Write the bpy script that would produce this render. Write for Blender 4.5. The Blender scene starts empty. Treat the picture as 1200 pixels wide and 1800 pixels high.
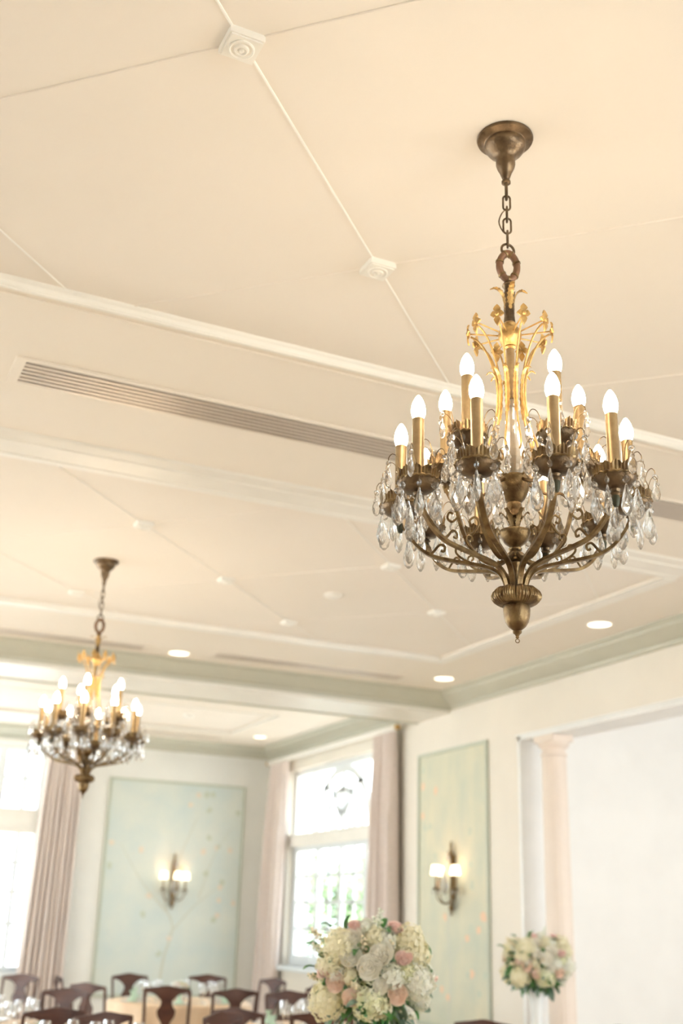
import bpy, math, random
from math import sin, cos, pi, radians as RD
from mathutils import Vector, Matrix
random.seed(7)
sc = bpy.context.scene
col = sc.collection

# ------------------------------------------------------------------ camera
cam_d = bpy.data.cameras.new('camera')
cam = bpy.data.objects.new('camera', cam_d)
col.objects.link(cam)
cr = Vector((0.90231089, -0.43021692, 0.02735803))
cu = Vector((-0.16886268, -0.29434442, 0.94066294))
cf = Vector((0.39663642, 0.85339016, 0.33823776))
m4 = Matrix.Identity(4)
for i in range(3):
    m4[i][0] = cr[i]; m4[i][1] = cu[i]; m4[i][2] = -cf[i]
m4[2][3] = 1.6
cam.matrix_world = m4
cam_d.sensor_fit = 'VERTICAL'
cam_d.sensor_height = 36.0
cam_d.sensor_width = 24.0
cam_d.lens = 36.0 * 2019.4 / 1800
cam_d.dof.use_dof = True
cam_d.dof.focus_distance = 3.35
cam_d.dof.aperture_fstop = 2.2
cam_d.clip_start = 0.05
sc.camera = cam

# ------------------------------------------------------------------ light and exposure
sc.view_settings.view_transform = 'Standard'
sc.view_settings.look = 'None'
sc.view_settings.gamma = 1.0
sc.view_settings.use_curve_mapping = False
sc.view_settings.exposure = 0.17
SKY = 7.0            # strength of the overcast sky
BULB = 55.0          # emission of a candle bulb
w = bpy.data.worlds.new('sky'); sc.world = w; w.use_nodes = True
bg = w.node_tree.nodes['Background']
bg.inputs['Color'].default_value = (0.80, 0.93, 1.0, 1)
bg.inputs['Strength'].default_value = SKY
sc.cycles.sample_clamp_indirect = 6.0
sc.cycles.sample_clamp_direct = 0.0
sc.cycles.max_bounces = 12
sc.cycles.diffuse_bounces = 6
sc.cycles.transmission_bounces = 10
sc.cycles.transparent_max_bounces = 16
sc.cycles.caustics_reflective = False
sc.cycles.caustics_refractive = False


def area(name, loc, direction, sx, sy, power=0, color=(1, 1, 1), portal=False):
    d = bpy.data.lights.new(name, 'AREA'); d.shape = 'RECTANGLE'; d.size = sx; d.size_y = sy
    d.energy = power; d.color = color
    o = bpy.data.objects.new(name, d); col.objects.link(o)
    o.location = loc
    o.rotation_euler = Vector(direction).to_track_quat('-Z', 'Y').to_euler()
    if portal: d.cycles.is_portal = True
    return o


sd = bpy.data.lights.new('sun', 'SUN'); sd.energy = 34.0; sd.angle = RD(3); sd.color = (1.0, .985, .95)
sun = bpy.data.objects.new('sun', sd); col.objects.link(sun)
sun.rotation_euler = Vector((.32, .22, -.92)).to_track_quat('-Z', 'Y').to_euler()

# the daylight that comes in through the windows beside and behind the camera
for yy, wd in ((6.3, 2.0), (10.05, 1.9), (14.1, 4.0)):
    area('window_portal', (-4.9, yy, 2.3), (1, 0, 0), wd, 3.15, 1, portal=True)
area('window_portal', (3.9, -3.9, 2.1), (0, 1, 0), 3.0, 2.4, 1, portal=True)
area('window_portal', (6.5, -.45, 2.1), (-1, 0, 0), 2.9, 2.4, 1, portal=True)
area('window_portal', (6.62, 14.1, 2.4), (-1, 0, 0), 2.9, 2.7, 1, portal=True)
area('window_portal', (2.3, 16.52, 2.4), (0, -1, 0), 1.8, 2.8, 1, portal=True)
area('side_room_fill', (9.2, 2.85, 2.0), (0, 1, 0), 4.4, 3.0, 185, (.92, .97, 1.0))  # added unseen lamp that whitens the side room; no window stands there

# ------------------------------------------------------------------ materials
def newmat(name):
    m = bpy.data.materials.new(name); m.use_nodes = True
    nt = m.node_tree
    return m, nt, nt.nodes['Principled BSDF']


def pmat(name, c, rough=0.5, metal=0.0, c2=None, scale=6.0, bump=0.0, bscale=60, spec=0.5, stretch=None, lo=.35, hi=.65):
    m, nt, b = newmat(name)
    b.inputs['Roughness'].default_value = rough
    b.inputs['Metallic'].default_value = metal
    b.inputs['Specular IOR Level'].default_value = spec
    tc = nt.nodes.new('ShaderNodeTexCoord')
    mp = nt.nodes.new('ShaderNodeMapping')
    nt.links.new(tc.outputs['Object'], mp.inputs['Vector'])
    if stretch: mp.inputs['Scale'].default_value = stretch
    n = nt.nodes.new('ShaderNodeTexNoise'); n.inputs['Scale'].default_value = scale; n.inputs['Detail'].default_value = 5
    nt.links.new(mp.outputs['Vector'], n.inputs['Vector'])
    r = nt.nodes.new('ShaderNodeValToRGB')
    c2 = c2 or tuple(x * 0.96 for x in c)
    r.color_ramp.elements[0].color = (*c, 1); r.color_ramp.elements[0].position = lo
    r.color_ramp.elements[1].color = (*c2, 1); r.color_ramp.elements[1].position = hi
    nt.links.new(n.outputs['Fac'], r.inputs['Fac'])
    nt.links.new(r.outputs['Color'], b.inputs['Base Color'])
    if bump:
        n2 = nt.nodes.new('ShaderNodeTexNoise'); n2.inputs['Scale'].default_value = bscale
        nt.links.new(mp.outputs['Vector'], n2.inputs['Vector'])
        bp = nt.nodes.new('ShaderNodeBump'); bp.inputs['Strength'].default_value = bump; bp.inputs['Distance'].default_value = 0.004
        nt.links.new(n2.outputs['Fac'], bp.inputs['Height'])
        nt.links.new(bp.outputs['Normal'], b.inputs['Normal'])
    return m


def emat(name, c, s):
    m, nt, b = newmat(name)
    b.inputs['Base Color'].default_value = (*c, 1)
    b.inputs['Emission Color'].default_value = (*c, 1)
    b.inputs['Emission Strength'].default_value = s
    return m


def glassmat(name, tint=(1, 1, 1), ior=1.5, rough=0.0, clear=0.3, scatter=0.0):
    m, nt, b = newmat(name)
    b.inputs['Base Color'].default_value = (*tint, 1)
    b.inputs['Transmission Weight'].default_value = 1.0
    b.inputs['IOR'].default_value = ior
    b.inputs['Roughness'].default_value = rough
    t = nt.nodes.new('ShaderNodeBsdfTransparent'); mx = nt.nodes.new('ShaderNodeMixShader')
    mx.inputs[0].default_value = clear
    out = nt.nodes['Material Output']
    nt.links.new(b.outputs[0], mx.inputs[1]); nt.links.new(t.outputs[0], mx.inputs[2])
    last = mx
    if scatter:
        d = nt.nodes.new('ShaderNodeBsdfTranslucent'); d.inputs['Color'].default_value = (1, .98, .95, 1)
        d2 = nt.nodes.new('ShaderNodeBsdfDiffuse'); d2.inputs['Color'].default_value = (.95, .94, .92, 1)
        a2 = nt.nodes.new('ShaderNodeMixShader'); a2.inputs[0].default_value = .5
        nt.links.new(d.outputs[0], a2.inputs[1]); nt.links.new(d2.outputs[0], a2.inputs[2])
        m2 = nt.nodes.new('ShaderNodeMixShader'); m2.inputs[0].default_value = scatter
        nt.links.new(mx.outputs[0], m2.inputs[1]); nt.links.new(a2.outputs[0], m2.inputs[2]); last = m2
    nt.links.new(last.outputs[0], out.inputs['Surface'])
    return m


def petalmat(name, c, c2):
    m = pmat(name, c, .55, c2=c2, scale=14)
    nt = m.node_tree; b = nt.nodes['Principled BSDF']
    t = nt.nodes.new('ShaderNodeBsdfTranslucent'); mx = nt.nodes.new('ShaderNodeMixShader'); mx.inputs[0].default_value = .35
    ramp = [n for n in nt.nodes if n.type == 'VALTORGB'][0]
    nt.links.new(ramp.outputs['Color'], t.inputs['Color'])
    nt.links.new(b.outputs[0], mx.inputs[1]); nt.links.new(t.outputs[0], mx.inputs[2])
    nt.links.new(mx.outputs[0], nt.nodes['Material Output'].inputs['Surface'])
    return m


def panemat(name):
    m, nt, b = newmat(name)
    nt.nodes.remove(b)
    t = nt.nodes.new('ShaderNodeBsdfTransparent'); g = nt.nodes.new('ShaderNodeBsdfGlossy')
    g.inputs['Roughness'].default_value = 0.02
    mx = nt.nodes.new('ShaderNodeMixShader'); mx.inputs[0].default_value = 0.06
    nt.links.new(t.outputs[0], mx.inputs[1]); nt.links.new(g.outputs[0], mx.inputs[2])
    nt.links.new(mx.outputs[0], nt.nodes['Material Output'].inputs['Surface'])
    return m


M = dict(
    ceiling=pmat('ceiling_plaster', (.865, .815, .755), .7, c2=(.85, .80, .735), scale=1.2, bump=.08, bscale=40),
    soffit=pmat('soffit_plaster', (.85, .795, .72), .6, c2=(.835, .78, .70), scale=1.5, bump=.05, bscale=40),
    trim=pmat('white_trim_paint', (.89, .875, .83), .4, scale=5),
    wall=pmat('cream_wall_paint', (.80, .755, .68), .6, scale=2, bump=.05),
    wallb=pmat('daylit_wall_paint', (.82, .82, .79), .6, scale=2, bump=.05),  # same walls made paler and cooler here: daylight put into the back wall's colour
    white=pmat('side_room_white_paint', (.90, .89, .87), .6, scale=2),
    crown=pmat('sage_grey_crown_paint', (.53, .53, .45), .45, scale=4),
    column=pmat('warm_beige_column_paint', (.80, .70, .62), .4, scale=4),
    jamb=pmat('cool_white_gloss_paint', (.86, .87, .87), .35, scale=4),
    floor=pmat('pale_oak_floor', (.56, .47, .38), .6, c2=(.50, .42, .33), scale=3, stretch=(1, 8, 1)),
    brass=pmat('antique_brass', (.27, .19, .095), .36, .95, c2=(.12, .075, .038), scale=30, bump=.25, bscale=220),
    bronze=pmat('dark_bronze', (.20, .14, .085), .36, .95, c2=(.10, .070, .045), scale=26, bump=.25, bscale=200),
    gilt=pmat('gilded_brass', (.60, .40, .16), .42, .9, c2=(.36, .23, .09), scale=40, bump=.25, bscale=220),
    sleeve=pmat('brass_candle_sleeve', (.38, .28, .155), .42, .8, c2=(.28, .20, .11), scale=30),
    bamboo=pmat('red_brown_cast_loop', (.25, .125, .07), .45, .4, c2=(.15, .085, .05), scale=30, bump=.4),
    crystal=glassmat('cut_crystal', (1, 1, 1), 1.55, 0, .25, .04),
    glow=glassmat('baluster_glass', (1, 1, 1), 1.5, .05, .1, .28),
    glass=glassmat('clear_glass', (1, 1, 1), 1.45, 0, .5),
    pane=panemat('window_glass'),
    vent=pmat('vent_metal', (.70, .62, .54), .35, .5, scale=10),
    ventdark=pmat('vent_slot', (.05, .045, .035), .6, scale=10),
    curtain=pmat('taupe_pink_curtain', (.69, .605, .565), .8, c2=(.63, .55, .51), scale=40, bump=.2, bscale=300),
    wood=pmat('mahogany', (.055, .018, .011), .42, c2=(.09, .032, .018), scale=6, stretch=(1, 1, 6)),
    seat=pmat('chair_upholstery', (.75, .66, .52), .8, scale=30),
    cloth=pmat('champagne_tablecloth', (.78, .60, .42), .6, c2=(.72, .54, .37), scale=5),
    china=pmat('white_china', (.88, .88, .86), .15, scale=5),
    napkin=pmat('mint_napkin', (.55, .74, .60), .8, scale=20),
    leaf=pmat('dark_green_leaf', (.045, .16, .045), .45, c2=(.09, .26, .07), scale=20),
    euca=pmat('grey_green_eucalyptus', (.20, .28, .22), .6, c2=(.14, .22, .17), scale=20),
    stem=pmat('green_stem', (.16, .30, .09), .5, scale=20),
    hyd=petalmat('cream_hydrangea', (0.97, 0.94, 0.79), (0.95, 0.91, 0.70)),
    hydg=petalmat('lime_cream_hydrangea', (0.90, 0.92, 0.64), (0.94, 0.93, 0.80)),
    hydw=petalmat('white_hydrangea', (0.95, 0.95, 0.9), (0.9, 0.91, 0.8)),
    rosew=petalmat('ivory_rose', (0.98, 0.96, 0.90), (0.97, 0.94, 0.85)),
    rosep=petalmat('pink_rose', (0.96, 0.76, 0.72), (0.98, 0.83, 0.78)),
    roseb=petalmat('peach_rose', (0.96, 0.83, 0.72), (0.95, 0.78, 0.67)),
    tan=pmat('buff_filler_blossom', (.78, .68, .48), .6, c2=(.86, .78, .6), scale=14),
    bulb=emat('lit_candle_bulb', (1.0, .80, .56), BULB),
    shade=emat('glowing_sconce_shade', (1.0, .80, .54), 3.6),
    down=emat('downlight_lens', (1.0, .86, .68), 3.0),
    flame=emat('candle_flame', (1.0, .75, .42), 12.0),
    wax=pmat('candle_wax', (.9, .86, .76), .5, scale=5),
    black=pmat('dark_gap', (.05, .045, .04), .8, scale=5),
    wpaint=pmat('cool_grey_window_paint', (.76, .80, .83), .5, scale=5),
    tree=pmat('tree_leaves', (.05, .10, .035), .7, c2=(.10, .16, .06), scale=3),
    bark=pmat('tree_bark', (.16, .12, .09), .9, scale=8),
    bounce_ground=pmat('pale_bounce_ground', (.66, .64, .60), .9, scale=1),  # invented pale paving, a reflector bouncing daylight up to the ceilings
    panelg=pmat('pale_green_painted_silk', (.53, .57, .48), .65, c2=(.68, .65, .50), scale=3.2, lo=.30, hi=.72, stretch=(1,1,.6)),
    panelb=pmat('pale_aqua_painted_silk', (.57, .65, .64), .65, c2=(.68, .71, .65), scale=2.6, lo=.30, hi=.72),
    pframe=pmat('sage_panel_moulding', (.50, .54, .46), .5, scale=4),
    branch=pmat('painted_branch', (.585, .60, .52), .7, scale=8),
    blossom=pmat('painted_orange_blossom', (.80, .58, .42), .7, scale=8),
    blossomp=pmat('faded_blossom', (.74, .66, .56), .7, scale=8),
    pleaf=pmat('painted_pale_leaf', (.55, .60, .50), .7, scale=8),
    patina=pmat('green_patina', (.075, .075, .05), .5, .6, scale=20),
)


# ------------------------------------------------------------------ mesh builder
class MB:
    def __init__(s):
        s.v = []; s.f = []; s.mi = []; s.mats = []; s.cur = 0

    def mat(s, m):
        if m not in s.mats: s.mats.append(m)
        s.cur = s.mats.index(m); return s

    def add(s, vs, fs, T=None):
        n = len(s.v)
        for p in vs:
            p = Vector(p)
            if T is not None: p = T @ p
            s.v.append(p)
        for f in fs:
            s.f.append([n + i for i in f]); s.mi.append(s.cur)
        return s

    def box(s, x0, x1, y0, y1, z0, z1, T=None):
        vs = [(x, y, z) for z in (z0, z1) for y in (y0, y1) for x in (x0, x1)]
        fs = [(0, 2, 3, 1), (4, 5, 7, 6), (0, 1, 5, 4), (2, 6, 7, 3), (0, 4, 6, 2), (1, 3, 7, 5)]
        return s.add(vs, fs, T)

    def lathe(s, prof, n=24, T=None, sy=1.0, lobes=0, lamp=0.0):
        vs = []; fs = []
        for r, z in prof:
            for k in range(n):
                a = 2 * pi * k / n
                rr = r * (1 + (lamp * cos(lobes * a) if lobes else 0))
                vs.append((rr * cos(a), rr * sin(a) * sy, z))
        for i in range(len(prof) - 1):
            for k in range(n):
                k2 = (k + 1) % n
                fs.append((i * n + k, (i + 1) * n + k, (i + 1) * n + k2, i * n + k2))
        if prof[0][0] > 1e-6: fs.append(tuple(range(n)))
        if prof[-1][0] > 1e-6: fs.append(tuple((len(prof) - 1) * n + k for k in reversed(range(n))))
        return s.add(vs, fs, T)

    def sweep(s, pts, wu, wv, n=8, closed=False, T=None, up=None, taper=None, square=False):
        """sweep an ellipse (half sizes wu across, wv along the frame's other axis) along pts"""
        pts = [Vector(p) for p in pts]; N = len(pts); vs = []; fs = []
        if square: n = 4
        prev = None
        for i, p in enumerate(pts):
            a = pts[(i - 1) % N] if (closed or i > 0) else pts[i]
            b = pts[(i + 1) % N] if (closed or i < N - 1) else pts[i]
            t = (b - a).normalized()
            if up is not None: u = Vector(up)
            elif prev is None:
                u = Vector((0, 0, 1)) if abs(t.z) < .9 else Vector((1, 0, 0))
            else: u = prev
            u = (u - t * u.dot(t))
            if u.length < 1e-6: u = Vector((0, 1, 0)) - t * t.y
            u.normalize(); prev = u
            v = t.cross(u)
            k = 1.0 if taper is None else taper(i / max(1, N - 1))
            for j in range(n):
                an = 2 * pi * (j + (.5 if square else 0)) / n
                g = 1.414 if square else 1
                vs.append(p + u * (wu * k * cos(an) * g) + v * (wv * k * sin(an) * g))
        M_ = N if closed else N - 1
        for i in range(M_):
            i2 = (i + 1) % N
            for j in range(n):
                j2 = (j + 1) % n
                fs.append((i * n + j, i * n + j2, i2 * n + j2, i2 * n + j))
        if not closed:
            fs.append(tuple(reversed(range(n)))); fs.append(tuple((N - 1) * n + j for j in range(n)))
        return s.add(vs, fs, T)

    def build(s, name, mat=None, parent=None, smooth=True, angle=40):
        me = bpy.data.meshes.new(name)
        me.from_pydata([tuple(p) for p in s.v], [], s.f)
        if mat is not None and not s.mats: s.mats = [mat]
        for m in s.mats: me.materials.append(m)
        me.polygons.foreach_set('material_index', s.mi)
        me.update()
        if smooth:
            me.shade_smooth(); me.set_sharp_from_angle(angle=RD(angle))
        o = bpy.data.objects.new(name, me); col.objects.link(o)
        if parent is not None: o.parent = parent
        return o


def smooth_path(P, n=6):
    """Catmull-Rom through the points"""
    P = [Vector(p) for p in P]; out = []
    for i in range(len(P) - 1):
        p0 = P[max(0, i - 1)]; p1 = P[i]; p2 = P[i + 1]; p3 = P[min(len(P) - 1, i + 2)]
        for k in range(n):
            t = k / n
            out.append(.5 * ((2 * p1) + (-p0 + p2) * t + (2 * p0 - 5 * p1 + 4 * p2 - p3) * t * t + (-p0 + 3 * p1 - 3 * p2 + p3) * t ** 3))
    out.append(P[-1]); return out


def empty(name, loc, rz=0):
    o = bpy.data.objects.new(name, None); o.empty_display_size = .1
    col.objects.link(o); o.location = loc; o.rotation_euler = (0, 0, rz); return o


def tag(o, label, cat, group=None, kind=None):
    o['label'] = label; o['category'] = cat
    if group: o['group'] = group
    if kind: o['kind'] = kind
    return o


def struct(o):
    o['kind'] = 'structure'; return o


def T(x=0, y=0, z=0, rz=0, s=1, rx=0, ry=0):
    return Matrix.Translation((x, y, z)) @ Matrix.Rotation(rz, 4, 'Z') @ Matrix.Rotation(ry, 4, 'Y') @ Matrix.Rotation(rx, 4, 'X') @ Matrix.Diagonal((s, s, s, 1))


def copy_tree(o, parent=None):
    c = o.copy(); col.objects.link(c)
    if parent is not None: c.parent = parent
    for ch in list(o.children): copy_tree(ch, c)
    return c


def sub(o, name):
    """one more instance of a mesh part"""
    c = o.copy(); col.objects.link(c); return c


def extrude_profile(mb, prof, axis, a, b):
    """closed 2-D profile [(p,z)] swept along x (axis 0; p=y) or y (axis 1; p=x)"""
    n = len(prof); vs = []
    for t in (a, b):
        for p, z in prof:
            vs.append((t, p, z) if axis == 0 else (p, t, z))
    fs = [(i, (i + 1) % n, n + (i + 1) % n, n + i) for i in range(n)]
    fs.append(tuple(range(n))); fs.append(tuple(reversed(range(n, 2 * n))))
    if axis == 1: fs = [tuple(reversed(f)) for f in fs]
    return mb.add(vs, fs)


# ------------------------------------------------------------------ the room
ZC = 4.10      # plaster inside the trays
ZS = 4.068      # soffits round the trays
XR, XL, YB, YF = 6.60, -5.0, 16.5, -4.0
WT = .35

m = MB().box(XL - .3, 13.0, YF - .3, YB + .3, -.1, 0); struct(m.build('floor', M['floor'], smooth=False))
# ceiling: plaster slab above the trays plus the soffits around them, one piece
TR = [(-3.8, 5.58, .95, 4.39), (-3.8, 5.58, 6.33, 9.62), (-3.8, 5.47, 13.54, 15.17)]
m = MB().mat(M['ceiling'])
m.box(XL - .3, XR + .35, YF - .3, YB + .3, ZC, ZC + .15)
m.mat(M['soffit'])
ys = [YF - .3] + [v for t in TR for v in (t[2], t[3])] + [YB + .3]
for i in range(0, len(ys), 2): m.box(XL - .3, XR + .35, ys[i], ys[i + 1], ZS, ZC)
for t in TR:
    m.box(XL - .3, t[0], t[2], t[3], ZS, ZC); m.box(t[1], XR + .35, t[2], t[3], ZS, ZC)
struct(m.build('ceiling', smooth=False))

# walls
def wall_with_holes(name, axis, pos, thick, a0, a1, z1, holes, mat):
    """axis 0: wall runs along x at y=pos; axis 1: runs along y at x=pos. holes (a,b,z0,z1)"""
    mb = MB().mat(mat)
    cuts = sorted(holes); cur = a0
    def bx(a, b, za, zb):
        if b - a < 1e-4 or zb - za < 1e-4: return
        if axis == 0: mb.box(a, b, min(pos, pos + thick), max(pos, pos + thick), za, zb)
        else: mb.box(min(pos, pos + thick), max(pos, pos + thick), a, b, za, zb)
    for (a, b, za, zb) in cuts:
        bx(cur, a, 0, z1); bx(a, b, 0, za); bx(a, b, zb, z1); cur = b
    bx(cur, a1, 0, z1)
    return struct(mb.build(name, smooth=False))

WY0, WY1 = 12.62, 15.72      # window in the right wall
BX0, BX1 = 1.45, 3.24        # window in the back wall
wall_with_holes('wall_right', 1, XR, WT, YF - .3, YB + .3, ZC, [(-1.9, 1.0, .9, 3.3), (3.2, 9.82, 0, 3.44), (WY0, WY1, 1.06, 3.68)], M['wall'])
wall_with_holes('wall_back', 0, YB, .3, XL - .3, XR, ZC, [(-2.6, -.4, .9, 3.78), (BX0, BX1, .9, 3.80)], M['wallb'])
wall_with_holes('wall_left', 1, XL, -.3, YF, YB, ZC, [(5.3, 7.3, 1.0, 3.5), (9.1, 11.0, 1.0, 3.7), (12.1, 16.1, .7, 3.85)], M['wall'])
wall_with_holes('wall_front', 0, YF, -.3, XL - .3, XR, ZC, [(2.4, 5.4, .9, 3.3)], M['wall'])

# side room behind the opening
m = MB().mat(M['white'])
m.box(XR + WT, 11.8, 10.6, 10.8, 0, ZC)
m.box(11.6, 11.8, 2.7, 10.6, 0, ZC)
m.box(XR + WT, 11.8, 2.5, 2.7, 0, ZC)
m.box(XR + WT, 11.8, 2.5, 10.8, ZC, ZC + .12)
struct(m.build('wall_side_room', smooth=False))

# lining of the opening: white head and jamb
m = MB().mat(M['jamb'])
m.box(XR - .004, XR + WT + .01, 9.78, 9.824, 0, 3.44)
m.box(XR - .004, XR + WT + .01, 3.2, 9.824, 3.40, 3.444)
m.box(XR - .02, XR + .0, 3.1, 9.84, 3.44, 3.455)
struct(m.build('trim_1', smooth=False))

# crowns (sage grey)
def crown(name, axis, wallpos, sgn, a, b, proj, drop, zt=ZS):
    """sgn: direction from the wall into the room"""
    pr = [(0, 0), (proj, 0), (proj, -.018), (proj - .035, -.024), (proj - .05, -.05), (proj * .62, -drop * .48), (proj * .36, -drop * .66),
          (proj * .16, -drop * .78), (.045, -drop * .80), (.04, -drop * .90), (.018, -drop), (0, -drop)]
    mb = MB(); extrude_profile(mb, [(wallpos + sgn * p, zt + z) for p, z in pr], axis, a, b)
    o = mb.build(name, M['crown'], angle=25); return struct(o)

crown('trim_2', 1, XR, -1, YF, 11.10, .25, .165)
crown('trim_3', 1, XR, -1, 11.90, YB, .28, .15)
crown('trim_4', 0, YB, -1, XL, XR, .36, .14)
# beam between the second and the third bay
m = MB().mat(M['crown'])
pr = [(10.93, ZS), (11.95, ZS), (11.93, 3.90), (11.13, 3.90), (11.12, 3.935), (11.07, 3.945), (11.02, 3.99), (10.97, 4.045), (10.93, 4.055)]
extrude_profile(m, pr, 0, XL, XR)
m.mat(M['trim']).box(XL, XR, 11.15, 11.88, 3.865, 3.9)
m.mat(M['crown']).box(XL, XR, 11.88, 11.925, 3.85, 3.905)
struct(m.build('trim_5', smooth=False))

# stepped casing on the near side of the second tray
m = MB().mat(M['trim'])
steps = [(5.93, .010), (5.955, .014), (5.96, .008), (6.03, .013), (6.035, .019), (6.05, .020), (6.055, .014), (6.13, .017), (6.16, .019), (6.165, .013), (6.23, .014), (6.235, .020), (6.275, .020)]
pr = [(5.915, ZS)] + [(y, ZS - d) for y, d in steps] + [(6.30, ZS - .01), (6.33, ZS - .003), (6.33, ZS)]
extrude_profile(m, pr, 0, -4.0, 5.62)
struct(m.build('trim_6', smooth=False))

# lips and beads of the trays
def ring_trim(name, t, wdt, dep, mat, off=0.0, sides='NFLR'):
    mb = MB().mat(mat); x0, x1, y0, y1 = t
    x0 -= off; x1 += off; y0 -= off; y1 += off
    if 'F' in sides: mb.box(x0, x1 + wdt, y1, y1 + wdt, ZS - dep, ZS + .005)
    if 'N' in sides: mb.box(x0, x1 + wdt, y0 - wdt, y0, ZS - dep, ZS + .005)
    if 'R' in sides: mb.box(x1, x1 + wdt, y0, y1, ZS - dep, ZS + .005)
    if 'L' in sides: mb.box(x0 - wdt, x0, y0 - wdt, y1 + wdt, ZS - dep, ZS + .005)
    return struct(mb.build(name, smooth=False))

ring_trim('trim_7', TR[0], .018, .012, M['trim'], 0)
ring_trim('trim_8', TR[0], .012, .006, M['soffit'], .07)
ring_trim('trim_9', TR[1], .10, .008, M['trim'], 0, 'FRL')
ring_trim('trim_10', TR[2], .03, .010, M['trim'], 0)
# rounded quarter bead inside the first tray's lip: it catches the lamps
m = MB().mat(M['trim'])
for (x0, x1, y0, y1), rr in ((TR[0], .03), (TR[1], .028)):
    pr = [(y1 - .022, ZC), (y1 - .019, ZC - .008), (y1 - .010, ZC - .014), (y1 - .005, ZC - .020), (y1 - .003, ZS - .004), (y1 + .002, ZS - .004), (y1 + .002, ZC)]
    extrude_profile(m, pr, 0, x0, x1)
struct(m.build('trim_11', angle=60))

# diagonal battens and rosettes
nbat = [12]
def lattice(x0, y0, sx, sy, t):
    """diagonal battens through nodes k+j odd"""
    X0, X1, Y0, Y1 = t
    def clip(p, d):
        lo, hi = -99, 99
        for i, (a, b) in enumerate(((X0, X1), (Y0, Y1))):
            u = (a - p[i]) / d[i]; v = (b - p[i]) / d[i]
            lo = max(lo, min(u, v)); hi = min(hi, max(u, v))
        return lo, hi
    for sg in (1, -1):
        for c in range(-13, 14, 2):
            p = (x0 + c * sx, y0); d = (sx, sg * sy)
            lo, hi = clip(p, d)
            if hi - lo < .1: continue
            a = Vector((p[0] + d[0] * lo, p[1] + d[1] * lo, ZC)); b = Vector((p[0] + d[0] * hi, p[1] + d[1] * hi, ZC))
            mb = MB().mat(M['trim'] if sg > 0 else M['ceiling'])  # light put into colour: brighter-lit direction in white trim, fainter one in plaster tone
            mb.sweep([a, b], .0048, .0048, n=8, up=(0, 0, 1))
            nbat[0] += 1
            struct(mb.build('trim_%d' % nbat[0]))

def rosette_mesh():
    mb = MB().mat(M['trim'])
    h = .055
    mb.box(-h, h, -h, h, -.024, 0)
    mb.box(-h + .006, h - .006, -h + .006, h - .006, -.029, -.024)
    mb.lathe([(.040, -.029), (.040, -.033), (.036, -.035), (.032, -.031), (.024, -.030), (.021, -.036), (.016, -.038), (.013, -.033), (.009, -.033), (.007, -.039), (0, -.042)], 28)
    return mb
ros0 = None
def rosette(x, y, label):
    global ros0
    if ros0 is None: ros0 = rosette_mesh().build('ceiling_rosette', angle=30); o = ros0
    else: o = sub(ros0, 'ceiling_rosette')
    o.location = (x, y, ZC)
    tag(o, label, 'ceiling rosette', 'square rosettes where the ceiling battens cross'); return o

L1 = (1.80, 2.67, .935, .925); L2 = (1.875, 8.14, .938, .965)
lattice(*L1, TR[0]); lattice(*L2, TR[1])
rosette(1.80 - .935, 2.67, 'white square ceiling rosette at the top left, the nearest one, where thin battens cross')
rosette(1.80, 2.67 + .925, 'white square ceiling rosette to the left of the large chandelier chain')
rosette(1.80 + .935, 2.67, 'white square ceiling rosette outside the frame beside the large chandelier canopy')
x0, y0, sx, sy = L2
for k, j, lab in ((0, -1, 'small square ceiling rosette in front of the far chandelier canopy, above and right of it'),
                  (0, 1, 'small square ceiling rosette just behind and left of the far chandelier canopy'),
                  (1, 0, 'small square ceiling rosette first to the right of the far chandelier canopy'),
                  (2, 1, 'small square ceiling rosette nearest the long lip behind the round blank cover'),
                  (2, -1, 'small square ceiling rosette half hidden by the lower left crystals of the large chandelier'),
                  (3, 0, 'small square ceiling rosette closest to the far right corner of the ceiling tray')):
    rosette(x0 + k * sx, y0 + j * sy, lab)
o = MB().mat(M['trim']).lathe([(.075, 0), (.075, -.008), (.06, -.018), (.02, -.022), (0, -.022)], 32).build('blank_cover')
o.location = (3.72, 8.12, ZC); tag(o, 'round flat blank cover on the ceiling between the small rosettes', 'cover')
o = MB().mat(M['trim']).lathe([(.07, 0), (.07, -.02), (.055, -.04), (.02, -.045), (0, -.045)], 28).build('smoke_detector')
o.location = (4.54, 14.26, ZC); tag(o, 'round smoke detector on the white ceiling of the window bay', 'smoke detector')

# vents
def vent(x0, x1, y0, y1, nslot, label):
    r = empty('ceiling_vent', ((x0 + x1) / 2, (y0 + y1) / 2, ZS))
    hx = (x1 - x0) / 2; hy = (y1 - y0) / 2; fr = .014 + .05 * (y1 - y0)
    ex = .05
    f = MB().mat(M['soffit'])
    f.box(-hx, hx, -hy, -hy + fr, -.008, .0); f.box(-hx, hx, hy - fr, hy, -.008, .0)
    f.box(-hx, -hx + ex, -hy + fr, hy - fr, -.008, .0); f.box(hx - ex, hx, -hy + fr, hy - fr, -.008, .0)
    f.build('frame', parent=r, smooth=False)
    b = MB().mat(M['ventdark']).box(-hx + ex, hx - ex, -hy + fr, hy - fr, -.0015, 0); b.build('backing', parent=r, smooth=False)
    pitch = (2 * hy - 2 * fr) / nslot
    for i in range(nslot):
        yy = -hy + fr + pitch * (i + .45)
        MB().mat(M['vent']).box(-hx + ex, hx - ex, yy, yy + pitch * .55, -.010, -.0015).build('slat', parent=r, smooth=False)
    tag(r, label, 'vent')

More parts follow.
